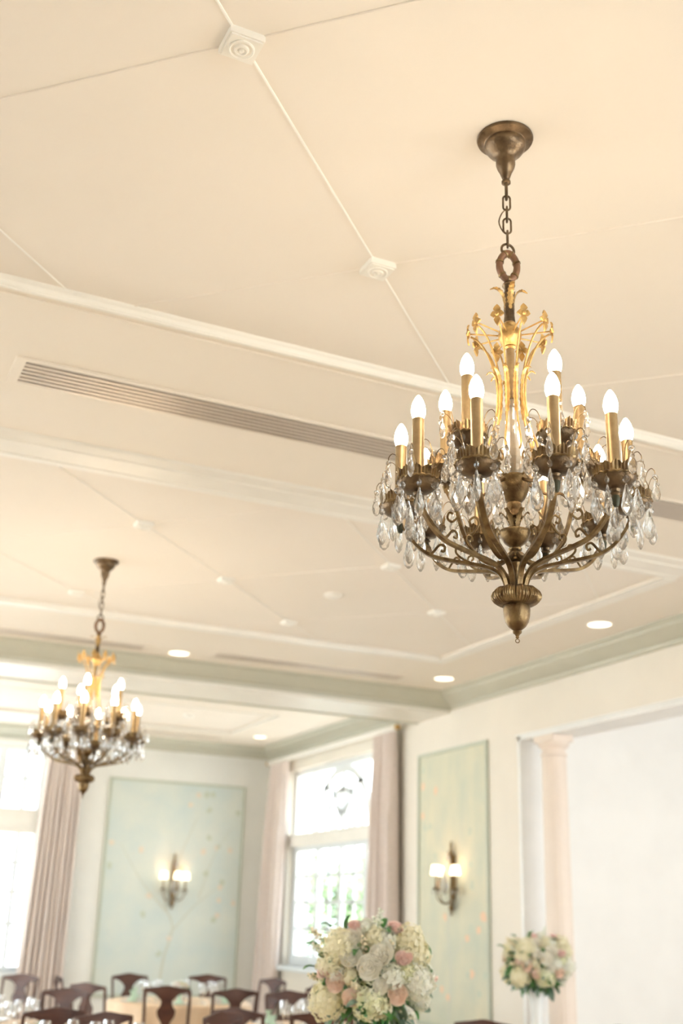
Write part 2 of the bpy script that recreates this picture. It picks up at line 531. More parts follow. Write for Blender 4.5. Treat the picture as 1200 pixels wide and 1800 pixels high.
vent(.64, 5.34, 5.03, 5.33, 6, 'long linear slot vent in the plaster beam left of the large chandelier, the biggest vent')
vent(.2, 2.94, 10.56, 10.79, 5, 'dark linear vent behind the far chandelier at the left edge')
vent(3.55, 5.70, 10.46, 10.68, 5, 'dark linear vent between the two recessed downlights')
vent(3.6, 5.55, 15.62, 15.78, 3, 'narrow vent in the white ceiling of the window bay')

def downlight(x, y, label, r0=.115):
    r = empty('recessed_downlight', (x, y, ZS))
    MB().mat(M['trim']).lathe([(r0, 0), (r0, -.004), (r0 - .012, -.007), (r0 - .018, -.003), (r0 - .018, 0)], 36).build('trim_ring', parent=r)
    MB().mat(M['down']).lathe([(r0 - .018, -.0015), (0, -.0018)], 36).build('lens', parent=r)
    tag(r, label, 'downlight')
downlight(6.02, 7.68, 'round recessed downlight right of the large chandelier finial, the nearest one')
downlight(6.06, 10.36, 'round recessed downlight by the corner where the crown meets the beam')
downlight(3.27, 10.72, 'round recessed downlight between the two far vents, right of the small chandelier')
downlight(5.93, 15.27, 'round recessed downlight in the window bay above the corner', .10)

# column
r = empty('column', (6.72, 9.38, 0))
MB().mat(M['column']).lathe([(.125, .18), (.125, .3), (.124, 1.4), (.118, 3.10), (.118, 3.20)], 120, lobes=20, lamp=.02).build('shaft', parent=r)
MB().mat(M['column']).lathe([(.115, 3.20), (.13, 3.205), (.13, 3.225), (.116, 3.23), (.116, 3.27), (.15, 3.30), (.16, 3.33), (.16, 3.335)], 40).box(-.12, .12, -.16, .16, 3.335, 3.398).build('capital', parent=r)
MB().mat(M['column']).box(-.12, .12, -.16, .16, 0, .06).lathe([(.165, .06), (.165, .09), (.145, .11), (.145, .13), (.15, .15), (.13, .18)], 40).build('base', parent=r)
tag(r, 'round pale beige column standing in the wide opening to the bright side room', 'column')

# ------------------------------------------------------------------ windows
def bar(mb, axis, pos, a0, a1, z0, z1, d0, d1):
    """box on a wall plane: axis 0 -> along x, axis 1 -> along y; d0..d1 depth range from pos"""
    if axis == 0: mb.box(a0, a1, pos + d0, pos + d1, z0, z1)
    else: mb.box(pos + d0, pos + d1, a0, a1, z0, z1)

# right wall window
f = MB().mat(M['wpaint'])
P = XR
for a, b, za, zb in ((WY0, WY0 + .07, 1.06, 3.68), (WY1 - .07, WY1, 1.06, 3.68), (WY0 + .07, WY1 - .07, 3.61, 3.68), (WY0 + .07, WY1 - .07, 1.06, 1.13)):
    bar(f, 1, P, a, b, za, zb, .10, .20)
wr = struct(f.build('window_1', smooth=False))
f = MB().mat(M['trim']); bar(f, 1, P, WY0 + .02, WY1 - .02, 2.62, 2.76, .03, .22); bar(f, 1, P, WY0, WY1, 2.76, 2.785, -.0, .22)
f.build('transom', parent=wr, smooth=False)
f = MB().mat(M['wpaint']); bar(f, 1, P, WY0 - .1, WY1 + .1, 1.00, 1.06, -.09, .25); f.build('sill', parent=wr, smooth=False)
nc = 4; cw = (WY1 - WY0 - .14) / nc
for i in range(nc):
    a = WY0 + .07 + i * cw
    f = MB().mat(M['wpaint'])
    for q in ((a, a + .055, 1.13, 2.62), (a + cw - .055, a + cw, 1.13, 2.62), ): bar(f, 1, P, *q, .11, .17)
    for q in ((a + .001, a + cw - .001, 1.131, 1.2), (a + .001, a + cw - .001, 2.56, 2.619)): bar(f, 1, P, *q, .112, .168)
    bar(f, 1, P, a + cw / 2 - .022, a + cw / 2 + .022, 1.2, 2.56, .125, .155)
    for k in range(1, 4): bar(f, 1, P, a + .055, a + cw - .055, 1.2 + k * .34 - .022, 1.2 + k * .34 + .022, .125, .155)
    c = f.build('casement', parent=wr, smooth=False)
    g = MB().mat(M['pane']); bar(g, 1, P, a + .055, a + cw - .055, 1.2, 2.56, .138, .142); g.build('pane', parent=c, smooth=False)
f = MB().mat(M['wpaint'])
yc = (WY0 + WY1) / 2
def arc(mb, cy, cz, R, a0, a1, wd, n=20):
    mb.sweep([(P + .14, cy + R * cos(a0 + (a1 - a0) * i / n), cz + R * sin(a0 + (a1 - a0) * i / n)) for i in range(n + 1)], .02, wd, square=True, up=(1, 0, 0))
arc(f, yc, 2.76, .82, 0, pi, .050)
arc(f, yc, 2.76, .56, 0, pi, .028)
for sg in (1, -1):
    arc(f, yc + sg * .62, 2.76, .62, pi / 2 if sg > 0 else 0, pi if sg > 0 else pi / 2, .026)
    f.sweep([(P + .14, yc + sg * .95, 2.78), (P + .14, yc + sg * .95, 3.61)], .018, .028, square=True)
    arc(f, yc + sg * .28, 2.95, .16, 0, 2 * pi, .022)
f.sweep([(P + .14, yc, 2.78), (P + .14, yc, 3.60)], .018, .028, square=True)
arc(f, yc, 3.15, .15, 0, 2 * pi, .022)
f.build('tracery', parent=wr, smooth=False)
g = MB().mat(M['pane']); bar(g, 1, P, WY0 + .07, WY1 - .07, 2.785, 3.61, .170, .174); g.build('upper_pane', parent=wr, smooth=False)

# back wall window
P = YB
f = MB().mat(M['wpaint'])
for a, b, za, zb in ((BX0, BX0 + .07, .9, 3.8), (BX1 - .05, BX1, .9, 3.8), (BX0 + .07, 2.6, 3.76, 3.8), (2.72, BX1 - .05, 3.76, 3.8), (BX0 + .07, BX1 - .05, .9, .97), (2.60, 2.72, 2.98, 3.8), (2.30, 2.38, .97, 2.65)):
    bar(f, 0, P, a, b, za, zb, .08, .18)
wb = struct(f.build('window_2', smooth=False))
f = MB().mat(M['trim']); bar(f, 0, P, BX0, BX1, 2.66, 2.98, .04, .2); bar(f, 0, P, BX0, BX1, 2.76, 2.80, .01, .2); bar(f, 0, P, BX0, BX1, 2.95, 2.985, .01, .2)
f.build('transom', parent=wb, smooth=False)
f = MB().mat(M['wpaint']); bar(f, 0, P, BX0 - .1, BX1 + .1, .84, .90, -.08, .2); f.build('sill', parent=wb, smooth=False)
f = MB().mat(M['wpaint'])
bar(f, 0, P, 2.965, 3.03, .97, 3.76, .11, .15)
for xx in (1.85, 2.65): bar(f, 0, P, xx, xx + .06, .97, 2.65, .11, .15)
for z in (3.37,): bar(f, 0, P, BX0, BX1, z, z + .055, .112, .148)
for z in (2.25, 1.87, 1.47): bar(f, 0, P, BX0, BX1, z, z + .055, .112, .148)
f.build('muntins', parent=wb, smooth=False)
g = MB().mat(M['pane']); bar(g, 0, P, BX0 + .05, BX1 - .05, .97, 3.76, .128, .132); g.build('pane', parent=wb, smooth=False)

# ------------------------------------------------------------------ curtains and rod
def curtain(axis, pos, a0t, a1t, a0b, a1b, z0, z1, label, folds, amp=.045):
    """pleated cloth; slides from (a0t,a1t) at the top to (a0b,a1b) at the hem"""
    nu, nv = folds * 10, 26; vs = []; fs = []
    for lay in (0, 1):
        for j in range(nv + 1):
            v = j / nv; z = z1 + (z0 - z1) * v
            e = v ** .8
            lo = a0t + (a0b - a0t) * e; hi = a1t + (a1b - a1t) * e
            for i in range(nu + 1):
                u = i / nu
                A = amp * (.45 + .55 * min(1, v * 5)) * (1 + .25 * sin(i * .37))
                ph = folds * 2 * pi * u + .5 * sin(v * 3 + u * 5)
                d = A * sin(ph) + .012 * sin(ph * 2.3 + v * 4) + (.006 if lay else 0)
                a = lo + (hi - lo) * u + .012 * cos(ph)
                vs.append((a, pos + d, z) if axis == 0 else (pos + d, a, z))
    W = nu + 1; H = (nv + 1) * W
    for j in range(nv):
        for i in range(nu):
            q = j * W + i
            fs.append((q, q + 1, q + W + 1, q + W)); fs.append((H + q, H + q + W, H + q + W + 1, H + q + 1))
    for j in range(nv):
        for i in (0, nu):
            q = j * W + i; fs.append((q, q + W, H + q + W, H + q))
    for i in range(nu):
        for j in (0, nv):
            q = j * W + i; fs.append((q, q + 1, H + q + 1, H + q))
    mb = MB().mat(M['curtain']).add(vs, fs)
    o = mb.build('curtain', angle=80)
    # pleated heading tape
    return tag(o, label, 'curtain', 'taupe curtains')
curtain(1, 6.47, 12.22, 12.74, 12.16, 12.84, .03, 3.80, 'dusky taupe curtain hanging at the near side of the arched window', 6, .05)
curtain(1, 6.47, 15.50, 16.10, 15.72, 16.36, .03, 3.80, 'pinkish taupe curtain in the room corner at the far side of the arched window', 6, .05)
curtain(0, 16.36, 3.22, 3.72, 3.10, 3.74, .03, 3.80, 'long pale taupe curtain on the back wall below the small chandelier', 8, .05)
r = empty('curtain_rod', (6.47, 14.2, 3.84))
MB().mat(M['trim']).sweep([(0, -2.0, 0), (0, 2.02, 0)], .036, .036, n=16).build('pole', parent=r)
for yy in (-2.04, 2.06):
    MB().mat(M['gilt']).lathe([(0, -.035), (.02, -.03), (.036, -.012), (.038, .01), (.025, .03), (0, .036)], 18, T=T(0, yy, 0)).build('finial', parent=r)
for yy in (-1.8, 1.85):
    MB().mat(M['trim']).box(0, .128, yy - .012, yy + .012, -.012, .012).build('bracket', parent=r, smooth=False)
tag(r, 'white curtain rod with gilt ends above the arched window', 'curtain rod')
r = empty('curtain_rod', (2.5, 16.36, 3.86))
MB().mat(M['trim']).sweep([(-1.3, 0, 0), (1.3, 0, 0)], .028, .028, n=16).build('pole', parent=r)
MB().mat(M['trim']).box(1.2, 1.22, 0, .138, -.012, .012).build('bracket', parent=r, smooth=False)
tag(r, 'white curtain rod above the tall window on the back wall', 'curtain rod')

# ------------------------------------------------------------------ painted panels
def panel(axis, pos, a0, a1, z0, z1, canvas, label, seed, nflower, trunk):
    rnd = random.Random(seed)
    W = a1 - a0; H = z1 - z0
    # local coords: u to the viewer's right along the wall, n out of the wall
    r = empty('painted_wall_panel', ((a0 + a1) / 2, pos, z0) if axis == 0 else (pos, (a0 + a1) / 2, z0), 0 if axis == 0 else -pi / 2)
    c = MB().mat(M[canvas]).box(-W / 2 + .03, W / 2 - .03, -.012, 0, .03, H - .03)
    c.mat(M['branch'])
    def stroke(pts, w0):
        pts = smooth_path([(u, -.0125, z) for u, z in pts], 5)
        c.sweep(pts, .0015, w0, n=6, up=(0, 1, 0), taper=lambda t: 1 - .75 * t)
    for st, w0 in trunk: stroke(st, w0)
    tips = [st[-1] for st, _ in trunk] + [st[len(st) // 2] for st, _ in trunk]
    for i in range(nflower):
        bu, bz = rnd.choice(tips)
        u = max(-W / 2 + .1, min(W / 2 - .1, bu + rnd.gauss(0, .28))); z = max(.3, min(H - .15, bz + rnd.gauss(0, .42)))
        c.mat(M['blossom' if axis else 'blossomp'] if rnd.random() < .5 else M['pleaf'])
        for k in range(5):
            a = k * 2 * pi / 5 + rnd.random(); q = .02 + .012 * rnd.random()
            c.lathe([(q, -.0005), (q * .6, .002), (0, .0025)], 8, T=T(u + q * .8 * cos(a), -.012, z + q * .8 * sin(a), rx=pi / 2))
    c.build('canvas', parent=r, smooth=False)
    f = MB().mat(M['pframe'])
    f.box(-W / 2, W / 2, -.028, 0, 0, .035); f.box(-W / 2, W / 2, -.028, 0, H - .035, H)
    f.box(-W / 2, -W / 2 + .035, -.028, 0, .035, H - .035); f.box(W / 2 - .035, W / 2, -.028, 0, .035, H - .035)
    f.build('moulding', parent=r, smooth=False)
    tag(r, label, 'wall panel', 'painted wall panels')
panel(1, XR, 10.37, 11.85, .62, 3.48, 'panelg', 'tall green painted panel with orange blossoms beside the white opening', 3, 26,
      [([(-.1, .0), (-.02, .5), (-.08, 1.0), (.06, 1.5), (.25, 2.1), (.4, 2.5)], .022), ([(-.05, 1.1), (.2, 1.3), (.45, 1.6)], .012), ([(.05, 1.5), (-.25, 1.9), (-.4, 2.4)], .012), ([(.0, .7), (.3, .9), (.5, 1.1)], .010)])
panel(0, YB, 4.16, 6.22, .60, 3.50, 'panelb', 'wide pale aqua painted panel on the back wall behind the triple lamp', 5, 26,
      [([(-.1, .0), (-.05, .5), (.05, .9), (-.1, 1.3), (.1, 1.9), (.3, 2.4)], .024), ([(0, .8), (.35, 1.2), (.75, 1.5)], .014), ([(-.05, 1.1), (-.45, 1.5), (-.8, 2.0)], .014), ([(.4, 1.3), (.6, 1.9), (.85, 2.3)], .010)])

# ------------------------------------------------------------------ sconces
def tear(mb, x, y, z, L, R, n=6, sy=.7, rz=0):
    """cut pear drop: alternate rings are turned half a step so that the facets are kites"""
    n = 6; TT = T(x, y, z, rz)
    rings = [(R * .22, -L * .05), (R * .55, -L * .28), (R * .92, -L * .52), (R, -L * .70), (R * .72, -L * .88), (R * .25, -L * .985)]
    vs = [(0, 0, 0)]; fs = []
    for q, (rr, zz) in enumerate(rings):
        for k in range(n):
            a = 2 * pi * (k + .5 * (q % 2)) / n; vs.append((rr * cos(a), rr * sin(a) * sy, zz))
    vs.append((0, 0, -L)); last = len(vs) - 1
    for k in range(n): fs.append((0, 1 + k, 1 + (k + 1) % n))
    for q in range(len(rings) - 1):
        A = 1 + q * n; B_ = A + n
        for k in range(n):
            k2 = (k + 1) % n
            if q % 2 == 0: fs += [(A + k, B_ + k, A + k2), (A + k2, B_ + k, B_ + k2)]
            else: fs += [(A + k, B_ + k, B_ + k2), (A + k, B_ + k2, A + k2)]
    A = 1 + (len(rings) - 1) * n
    for k in range(n): fs.append((A + k, last, A + (k + 1) % n))
    mb.add(vs, fs, TT)
def bead(mb, x, y, z, R, rz=0):
    mb.lathe([(0, R), (R * .75, R * .62), (R, 0), (R * .75, -R * .62), (0, -R)], 8, T=T(x, y, z, rz), sy=.65)

def sconce(loc, rz, label):
    r = empty('wall_sconce', loc, rz)     # local -y points into the room
    b = MB().mat(M['brass'])
    b.lathe([(0, -.36), (.018, -.345), (.012, -.32), (.034, -.29), (.03, -.26), (.014, -.24), (.02, -.10), (.012, .02), (.024, .10), (.016, .20), (.03, .27), (.014, .33), (.02, .36), (.006, .40), (0, .41)], 16, T=T(0, -.045, 0), sy=.8)
    b.box(-.03, .03, -.03, -.012, -.2, .26)
    b.build('back_plate', parent=r)
    c = MB().mat(M['glow']); tear(c, 0, -.13, .10, .25, .072, 8, .5); c.build('crystal_pendant', parent=r, smooth=False)
    c = MB().mat(M['glow']); tear(c, 0, -.085, .30, .11, .034, 8, .6); c.build('crystal_drop', parent=r, smooth=False)
    for a, R in ((-72, .17), (0, .19), (72, .17)):
        A = RD(a); dx, dy = sin(A), -cos(A)
        g = MB().mat(M['brass'])
        g.sweep(smooth_path([(dx * q, dy * q - .04, z) for q, z in ((0, -.20), (R * .45, -.24), (R * .9, -.19), (R, -.10))]), .007, .007, n=8)
        ex, ey = dx * R, dy * R - .04
        g.lathe([(0, -.11), (.03, -.10), (.045, -.088), (.03, -.085), (.012, -.075), (.011, .05), (0, .055)], 14, T=T(ex, ey, 0))
        arm = g.build('arm', parent=r)
        s = MB().mat(M['shade']).lathe([(.058, .045), (.043, .145), (.040, .145), (.054, .047)], 20, T=T(ex, ey, 0)); s.build('lamp_shade', parent=arm)
        k = MB().mat(M['crystal'])
        for q in range(4):
            aa = q * pi / 2; tear(k, ex + .04 * cos(aa), ey + .04 * sin(aa), -.095, .05, .012, 6)
        k.build('crystal_drop', parent=arm, smooth=False)
    tag(r, label, 'wall sconce', 'brass wall sconces with white shades')
sconce((XR - .012, 11.05, 2.08), -pi / 2, 'brass wall lamp with small glowing shades on the panel beside the white opening')
sconce((5.19, YB - .012, 2.10), 0, 'three-armed brass wall lamp with glowing shades on the wide aqua back panel')

# ------------------------------------------------------------------ chandelier
def build_candle_cup(big):
    """origin on the rim level at the cup axis; returns cup object with sleeve, bulb, crystals as children"""
    R = .058 if big else .054
    mb = MB().mat(M['bronze'])
    mb.lathe([(R - .004, .002), (R, .002), (R + .003, -.003), (R, -.008), (R * .97, -.012), (R * .88, -.021), (R * .66, -.029), (R * .4, -.032), (.014, -.034), (.012, -.042), (.016, -.046), (.010, -.052), (.009, -.062), (0, -.062)], 36)
    # twisted rope at the rim
    n = 96
    mb.mat(M['brass'])
    mb.sweep([((R + .002 + .0016 * cos(i * 2 * pi * 20 / n)) * cos(2 * pi * i / n), (R + .002 + .0016 * cos(i * 2 * pi * 20 / n)) * sin(2 * pi * i / n), .0016 * sin(i * 2 * pi * 20 / n)) for i in range(n)], .004, .004, n=6, closed=True)
    # leaf gallery
    k = 12
    for i in range(k):
        a = 2 * pi * i / k
        vs = []; fs = []
        cols = 7; rows = 4
        for lay in (0, 1):
            for j in range(rows):
                t = j / (rows - 1)
                for c in range(cols):
                    s = (c / (cols - 1) - .5) * 2
                    hw = (.0160 if j < 3 else .0120)
                    top = .032 * t - (.010 * s * s if j == rows - 1 else .0) + (.0025 * cos(s * 7) if j == rows - 1 else 0)
                    rr = R + .001 * t + .003 * t * t + .0014 * cos(s * 9) - (.0015 if lay else 0)
                    aa = a + s * hw / R
                    vs.append((rr * cos(aa), rr * sin(aa), .001 + top))
        Hh = rows * cols
        for j in range(rows - 1):
            for c in range(cols - 1):
                q = j * cols + c
                fs.append((q, q + 1, q + cols + 1, q + cols)); fs.append((Hh + q, Hh + q + cols, Hh + q + cols + 1, Hh + q + 1))
        for c in range(cols - 1):
            q = (rows - 1) * cols + c; fs.append((q, q + 1, Hh + q + 1, Hh + q))
        mb.add(vs, fs)
    cup = mb.build('candle_cup')
    if not big: pass
    sl = MB().mat(M['sleeve']).lathe([(.021, -.004), (.021, .004), (.0178, .008), (.0172, .19), (.0172, .195), (.012, .196)], 24).build('candle_sleeve', parent=cup)
    bl = MB().mat(M['bulb']).lathe([(.012, .194), (.0175, .200), (.0208, .212), (.0212, .224), (.0195, .238), (.015, .252), (.009, .263), (.004, .270), (0, .272)], 16).build('candle_bulb', parent=cup)
    nd = 7 if big else 6
    d0 = None
    for i in range(nd):
        if d0 is None:
            c = MB().mat(M['brass']).sweep([(R, 0, -.004), (R + .004, 0, -.010), (R + .001, 0, -.014)], .0008, .0008, n=4)
            c.mat(M['crystal']); bead(c, R, 0, -.024, .0115, .4); tear(c, R, 0, -.036, .094, .0190, 8, .60, .5)
            d0 = c.build('crystal_drop', parent=cup, smooth=False); o = d0
        else:
            o = sub(d0, ''); o.parent = cup
        o.rotation_euler = (0, 0, 2 * pi * (i + .3) / nd)
    h0 = None
    for i in range(4):
        if h0 is None:
            c = MB().mat(M['brass'])
            c.sweep(smooth_path([(R - .012, 0, .0), (R - .008, 0, .045), (R + .002, 0, .078), (R + .016, 0, .088), (R + .026, 0, .078), (R + .027, 0, .068)], 5), .0013, .0013, n=5)
            c.sweep(smooth_path([(R - .012, .01, .0), (R - .004, .008, .030), (R + .010, .004, .055), (R + .024, 0, .060), (R + .033, -.002, .050), (R + .033, -.002, .040)], 5), .0011, .0011, n=5)
            c.mat(M['crystal']); bead(c, R + .027, 0, .058, .0095, .9); tear(c, R + .027, 0, .048, .066, .0135, 8, .65, .8)
            bead(c, R + .033, -.002, .032, .007, .2)
            h0 = c.build('crystal_spray', parent=cup, smooth=False); o = h0
        else:
            o = sub(h0, ''); o.parent = cup
        o.rotation_euler = (0, 0, 2 * pi * (i + .55) / 4 + .25 * sin(i * 5))
    return cup

def spiral(cx, cz, r0, turns, n, start=0.0, sgn=1):
    return [(cx + (r0 * (1 - .8 * i / n)) * cos(start + sgn * turns * 2 * pi * i / n), 0, cz + (r0 * (1 - .8 * i / n)) * sin(start + sgn * turns * 2 * pi * i / n)) for i in range(n + 1)]

def leafblade(mb, path, w0, th, seg=5, serr=0.0):
    """tapering serrated leaf along a path in the xz plane, width along y"""
    pts = smooth_path(path, seg); N = len(pts); vs = []; fs = []
    for i, p in enumerate(pts):
        t = i / (N - 1)
        wd = w0 * (sin(pi * min(1, .18 + t * .82)) ** .7) * (1 + serr * (1 if i % 2 else -1)) * (1 if i < N - 1 else .15)
        a = pts[max(0, i - 1)]; b = pts[min(N - 1, i + 1)]; tn = (b - a).normalized(); nn = Vector((-tn.z, 0, tn.x))
        for y, o in ((-wd, .3 * wd), (0, 0), (wd, .3 * wd)):
            for s in (1, -1): vs.append(p + Vector((0, y, 0)) + nn * (o + s * th))
    for i in range(N - 1):
        q = i * 6; r_ = q + 6
        for a, b in ((0, 2), (2, 4)): fs.append((q + a, q + b, r_ + b, r_ + a))
        for a, b in ((3, 1), (5, 3)): fs.append((q + a, q + b, r_ + b, r_ + a))
        fs.append((q + 1, q + 0, r_ + 0, r_ + 1)); fs.append((q + 4, q + 5, r_ + 5, r_ + 4))
    mb.add(vs, fs)

def fleur(mb, T0):
    """cast quatrefoil flower head, in the yz plane facing +x"""
    for a, L, wd in ((pi / 2, .034, .012), (-pi / 2, .040, .010), (0, .022, .011), (pi, .022, .011)):
        pts = []
        vs = []; fs = []
        prof = [(0, .003), (.25, .6), (.5, 1), (.75, .62), (1, .02)]
        for t, wq in prof:
            for s in (-1, 1): vs.append((0.003 + .004 * sin(t * pi), s * wd * wq, L * t))
            for s in (-1, 1): vs.append((-.002 + .004 * sin(t * pi), s * wd * wq, L * t))
        for i in range(4):
            q = i * 4
            fs += [(q, q + 1, q + 5, q + 4), (q + 3, q + 2, q + 6, q + 7), (q + 1, q + 3, q + 7, q + 5), (q + 2, q, q + 4, q + 6)]
        mb.add(vs, fs, T0 @ Matrix.Rotation(a - pi / 2, 4, 'X'))
    mb.lathe([(0, -.004), (.008, -.003), (.009, .004), (.005, .009), (0, .010)], 10, T=T0 @ Matrix.Rotation(pi / 2, 4, 'Y'))

def chandelier(loc, outer0, inner0, protos=None):
    root = empty('chandelier', loc)
    B, G, Z = M['bronze'], M['gilt'], M['brass']
    def inst(key, maker, angles, name=None):
        outs = []
        if key not in protos:
            protos[key] = maker(); first = True
        else: first = False
        for i, a in enumerate(angles):
            if first and i == 0: o = protos[key]
            else: o = copy_tree(protos[key])
            o.parent = root; o.rotation_euler = (0, 0, a)
            outs.append(o)
        return outs
    def single(key, maker):
        return inst(key, maker, [0])[0]
    single('canopy', lambda: MB().mat(B).lathe([(0, 0), (.092, 0), (.094, -.006), (.092, -.012), (.084, -.016), (.070, -.019), (.0675, -.022), (.069, -.032), (.066, -.044), (.057, -.058), (.044, -.070), (.035, -.080), (.032, -.092), (.032, -.110), (.029, -.122), (.024, -.134), (.021, -.140), (.017, -.152), (.013, -.164), (.011, -.170), (.015, -.176), (.015, -.184), (.008, -.190), (0, -.190)], 48).build('canopy'))
    def link(L, wd, r0):
        n = 10; pts = []
        h = L / 2 - wd
        for i in range(n + 1): a = pi * i / n; pts.append((wd * cos(a), 0, h + wd * sin(a)))
        for i in range(n + 1): a = pi + pi * i / n; pts.append((wd * cos(a), 0, -h + wd * sin(a)))
        return MB().mat(B).sweep(pts, r0, r0, n=8, closed=True)
    for key, zz, L, wd, r0, ang in (('link_a', -.216, .062, .010, .0048, 1.5), ('link_b', -.262, .056, .0115, .0034, 0), ('link_c', -.306, .056, .0115, .0034, 1.5), ('link_d', -.350, .058, .0125, .0034, 0), ('link_e', -.400, .060, .0115, .0034, 1.5)):
        def mk(L=L, wd=wd, r0=r0):
            return link(L, wd, r0).build('chain_link')
        o = inst(key, mk, [VIEW + ang])[0]; o.location = (0, 0, zz)
    o = inst('ring', lambda: MB().mat(B).sweep([(.0225 * cos(2 * pi * i / 28), 0, .0225 * sin(2 * pi * i / 28)) for i in range(28)], .0042, .0042, n=8, closed=True).build('hanging_ring'), [VIEW + .35])[0]; o.location = (0, 0, -.442)
    def mk():
        mb = MB().mat(M['bamboo']); n = 44
        def rad(t):
            d = abs(((t * 8) % 1) - .5); return 1 + (.22 if d > .42 else 0)
        pts = [Vector((.0265 * cos(2 * pi * i / n) * (1 + .10 * cos(4 * pi * i / n)), 0, .049 * sin(2 * pi * i / n))) for i in range(n)]
        # closed sweep with knots: done as segments with taper
        vs = []; N = n; k = 12
        mb.sweep(pts, .0115, .0115, n=12, closed=True)
        for q in range(7):
            i = int(q * n / 7 + 2) % n; p = pts[i]; d = (pts[(i + 1) % n] - p).normalized()
            mb.mat(M['brass']).sweep([p - d * .003, p - d * .001, p + d * .001, p + d * .003], .0138, .0138, n=12, up=(0, 1, 0)); mb.mat(M['bamboo'])
        return mb.build('hanging_loop')
    o = inst('loop', mk, [VIEW + .15])[0]; o.location = (0, 0, -.502); 
    def mk():
        return MB().mat(B).sweep(smooth_path([(-.003, 0, -.285), (-.018, .002, -.305), (-.026, .002, -.335), (-.016, 0, -.368), (-.006, 0, -.378)], 6), .0022, .0022, n=6).build('power_cord')
    inst('cord', mk, [VIEW])
    single('stem', lambda: MB().mat(B).lathe([(0, -.555), (.012, -.558), (.019, -.568), (.021, -.574), (.016, -.583), (.0125, -.590), (.016, -.598), (.020, -.606), (.017, -.612), (.0125, -.618), (.0125, -.645), (.0145, -.668), (.017, -.690), (.0185, -.705), (.0165, -.712), (.023, -.718)], 28).build('stem'))
    single('ball', lambda: MB().mat(G).lathe([(.018, -.708), (.024, -.716), (.022, -.724), (.031, -.732), (.0365, -.748), (.036, -.762), (.030, -.776), (.021, -.785), (.017, -.790), (.019, -.795), (.014, -.800)], 32).build('ball'))
    single('tube', lambda: MB().mat(M['sleeve']).lathe([(.0128, -.798), (.0128, -.965), (.017, -.968), (.017, -.974), (.006, -.976), (.006, -1.225)], 24).build('centre_tube'))
    single('baluster', lambda: MB().mat(M['glow']).lathe([(.0075, -.976), (.0165, -.978), (.019, -.985), (.0185, -1.000), (.0145, -1.006), (.0150, -1.045), (.0200, -1.080), (.0300, -1.115), (.0400, -1.150), (.0425, -1.175), (.0380, -1.198), (.0270, -1.214), (.0200, -1.222), (.0075, -1.224)], 12).build('glass_baluster', smooth=False))
    single('urn', lambda: MB().mat(Z).lathe([(0, -1.224), (.030, -1.226), (.048, -1.232), (.0485, -1.238), (.045, -1.246), (.0455, -1.262), (.042, -1.280), (.034, -1.297), (.025, -1.308), (.0205, -1.313), (.0225, -1.320), (.019, -1.333), (.0185, -1.345), (.0245, -1.352), (.0240, -1.358), (.0120, -1.362), (.0100, -1.380), (.0115, -1.396), (.030, -1.398), (.0455, -1.401), (.0470, -1.406), (.0445, -1.413), (.0400, -1.424), (.0310, -1.438), (.0200, -1.446), (.0150, -1.451), (.0200, -1.455), (.0190, -1.461), (.0140, -1.465), (.0140, -1.480), (.0215, -1.486), (.0215, -1.491), (.0135, -1.495), (.0215, -1.500), (.0205, -1.508), (.0150, -1.530), (.0105, -1.540), (.0120, -1.545), (.0090, -1.550), (.0090, -1.600)], 40, lobes=20, lamp=.012).build('urn_column', angle=50))
    # leaves of the stem top
    inst('topleaf', lambda: (lambda mb: (leafblade(mb, [(.012, 0, -.675), (.016, 0, -.640), (.024, 0, -.605), (.042, 0, -.588), (.062, 0, -.594)], .010, .0010, serr=.18), mb.build('acanthus_leaf'))[1])(MB().mat(G)), [VIEW + .15 + k * pi / 2 for k in range(4)])
    inst('stemleaf', lambda: (lambda mb: (leafblade(mb, [(.016, 0, -.690), (.0165, 0, -.660), (.017, 0, -.630), (.022, 0, -.600)], .006, .0010, serr=.18), mb.build('stem_leaf'))[1])(MB().mat(B)), [VIEW + .15 + pi / 4 + k * pi / 2 for k in range(4)])
    A10 = [outer0 + k * pi / 5 for k in range(10)]
    A5 = [inner0 + k * 2 * pi / 5 for k in range(5)]
    inst('spoke', lambda: MB().mat(G).sweep([(.026, 0, -.752), (.124, 0, -.742)], .0026, .0026, n=8).build('crown_spoke'), A10)
    def mk():
        mb = MB().mat(G); fleur(mb, T(.127, 0, -.742)); return mb.build('crown_flower', angle=30)
    inst('fleur', mk, A10)
    def mk():
        mb = MB().mat(G)
        mb.sweep(smooth_path([(.122, 0, -.752), (.100, 0, -.768), (.078, 0, -.800), (.060, 0, -.845), (.047, 0, -.895), (.042, 0, -.945), (.043, 0, -.990), (.049, 0, -1.040), (.060, 0, -1.085), (.072, 0, -1.120), (.074, 0, -1.150), (.062, 0, -1.160)], 5), .0034, .0030, n=8)
        leafblade(mb, [(.046, 0, -1.03), (.041, 0, -.98), (.043, 0, -.93), (.050, 0, -.895), (.064, 0, -.880), (.076, 0, -.888)], .0075, .0010, serr=.15)
        return mb.build('crown_rib')
    inst('rib', mk, A10)
    # scroll straps under the crown, joining the ribs to the urn
    def mk():
        mb = MB().mat(Z)
        mb.sweep(smooth_path([(.062, 0, -1.160), (.050, 0, -1.172), (.056, 0, -1.190), (.075, 0, -1.185), (.080, 0, -1.205), (.066, 0, -1.225), (.044, 0, -1.236)], 5), .0040, .0030, n=8)
        return mb.build('scroll_strap')
    inst('strap', mk, A5)
    def mk():
        mb = MB().mat(Z)
        leafblade(mb, [(.014, 0, -1.396), (.016, 0, -1.378), (.026, 0, -1.358), (.040, 0, -1.340), (.047, 0, -1.345)], .008, .0012, serr=.15)
        return mb.build('bracket_leaf')
    inst('bleaf', mk, A5)
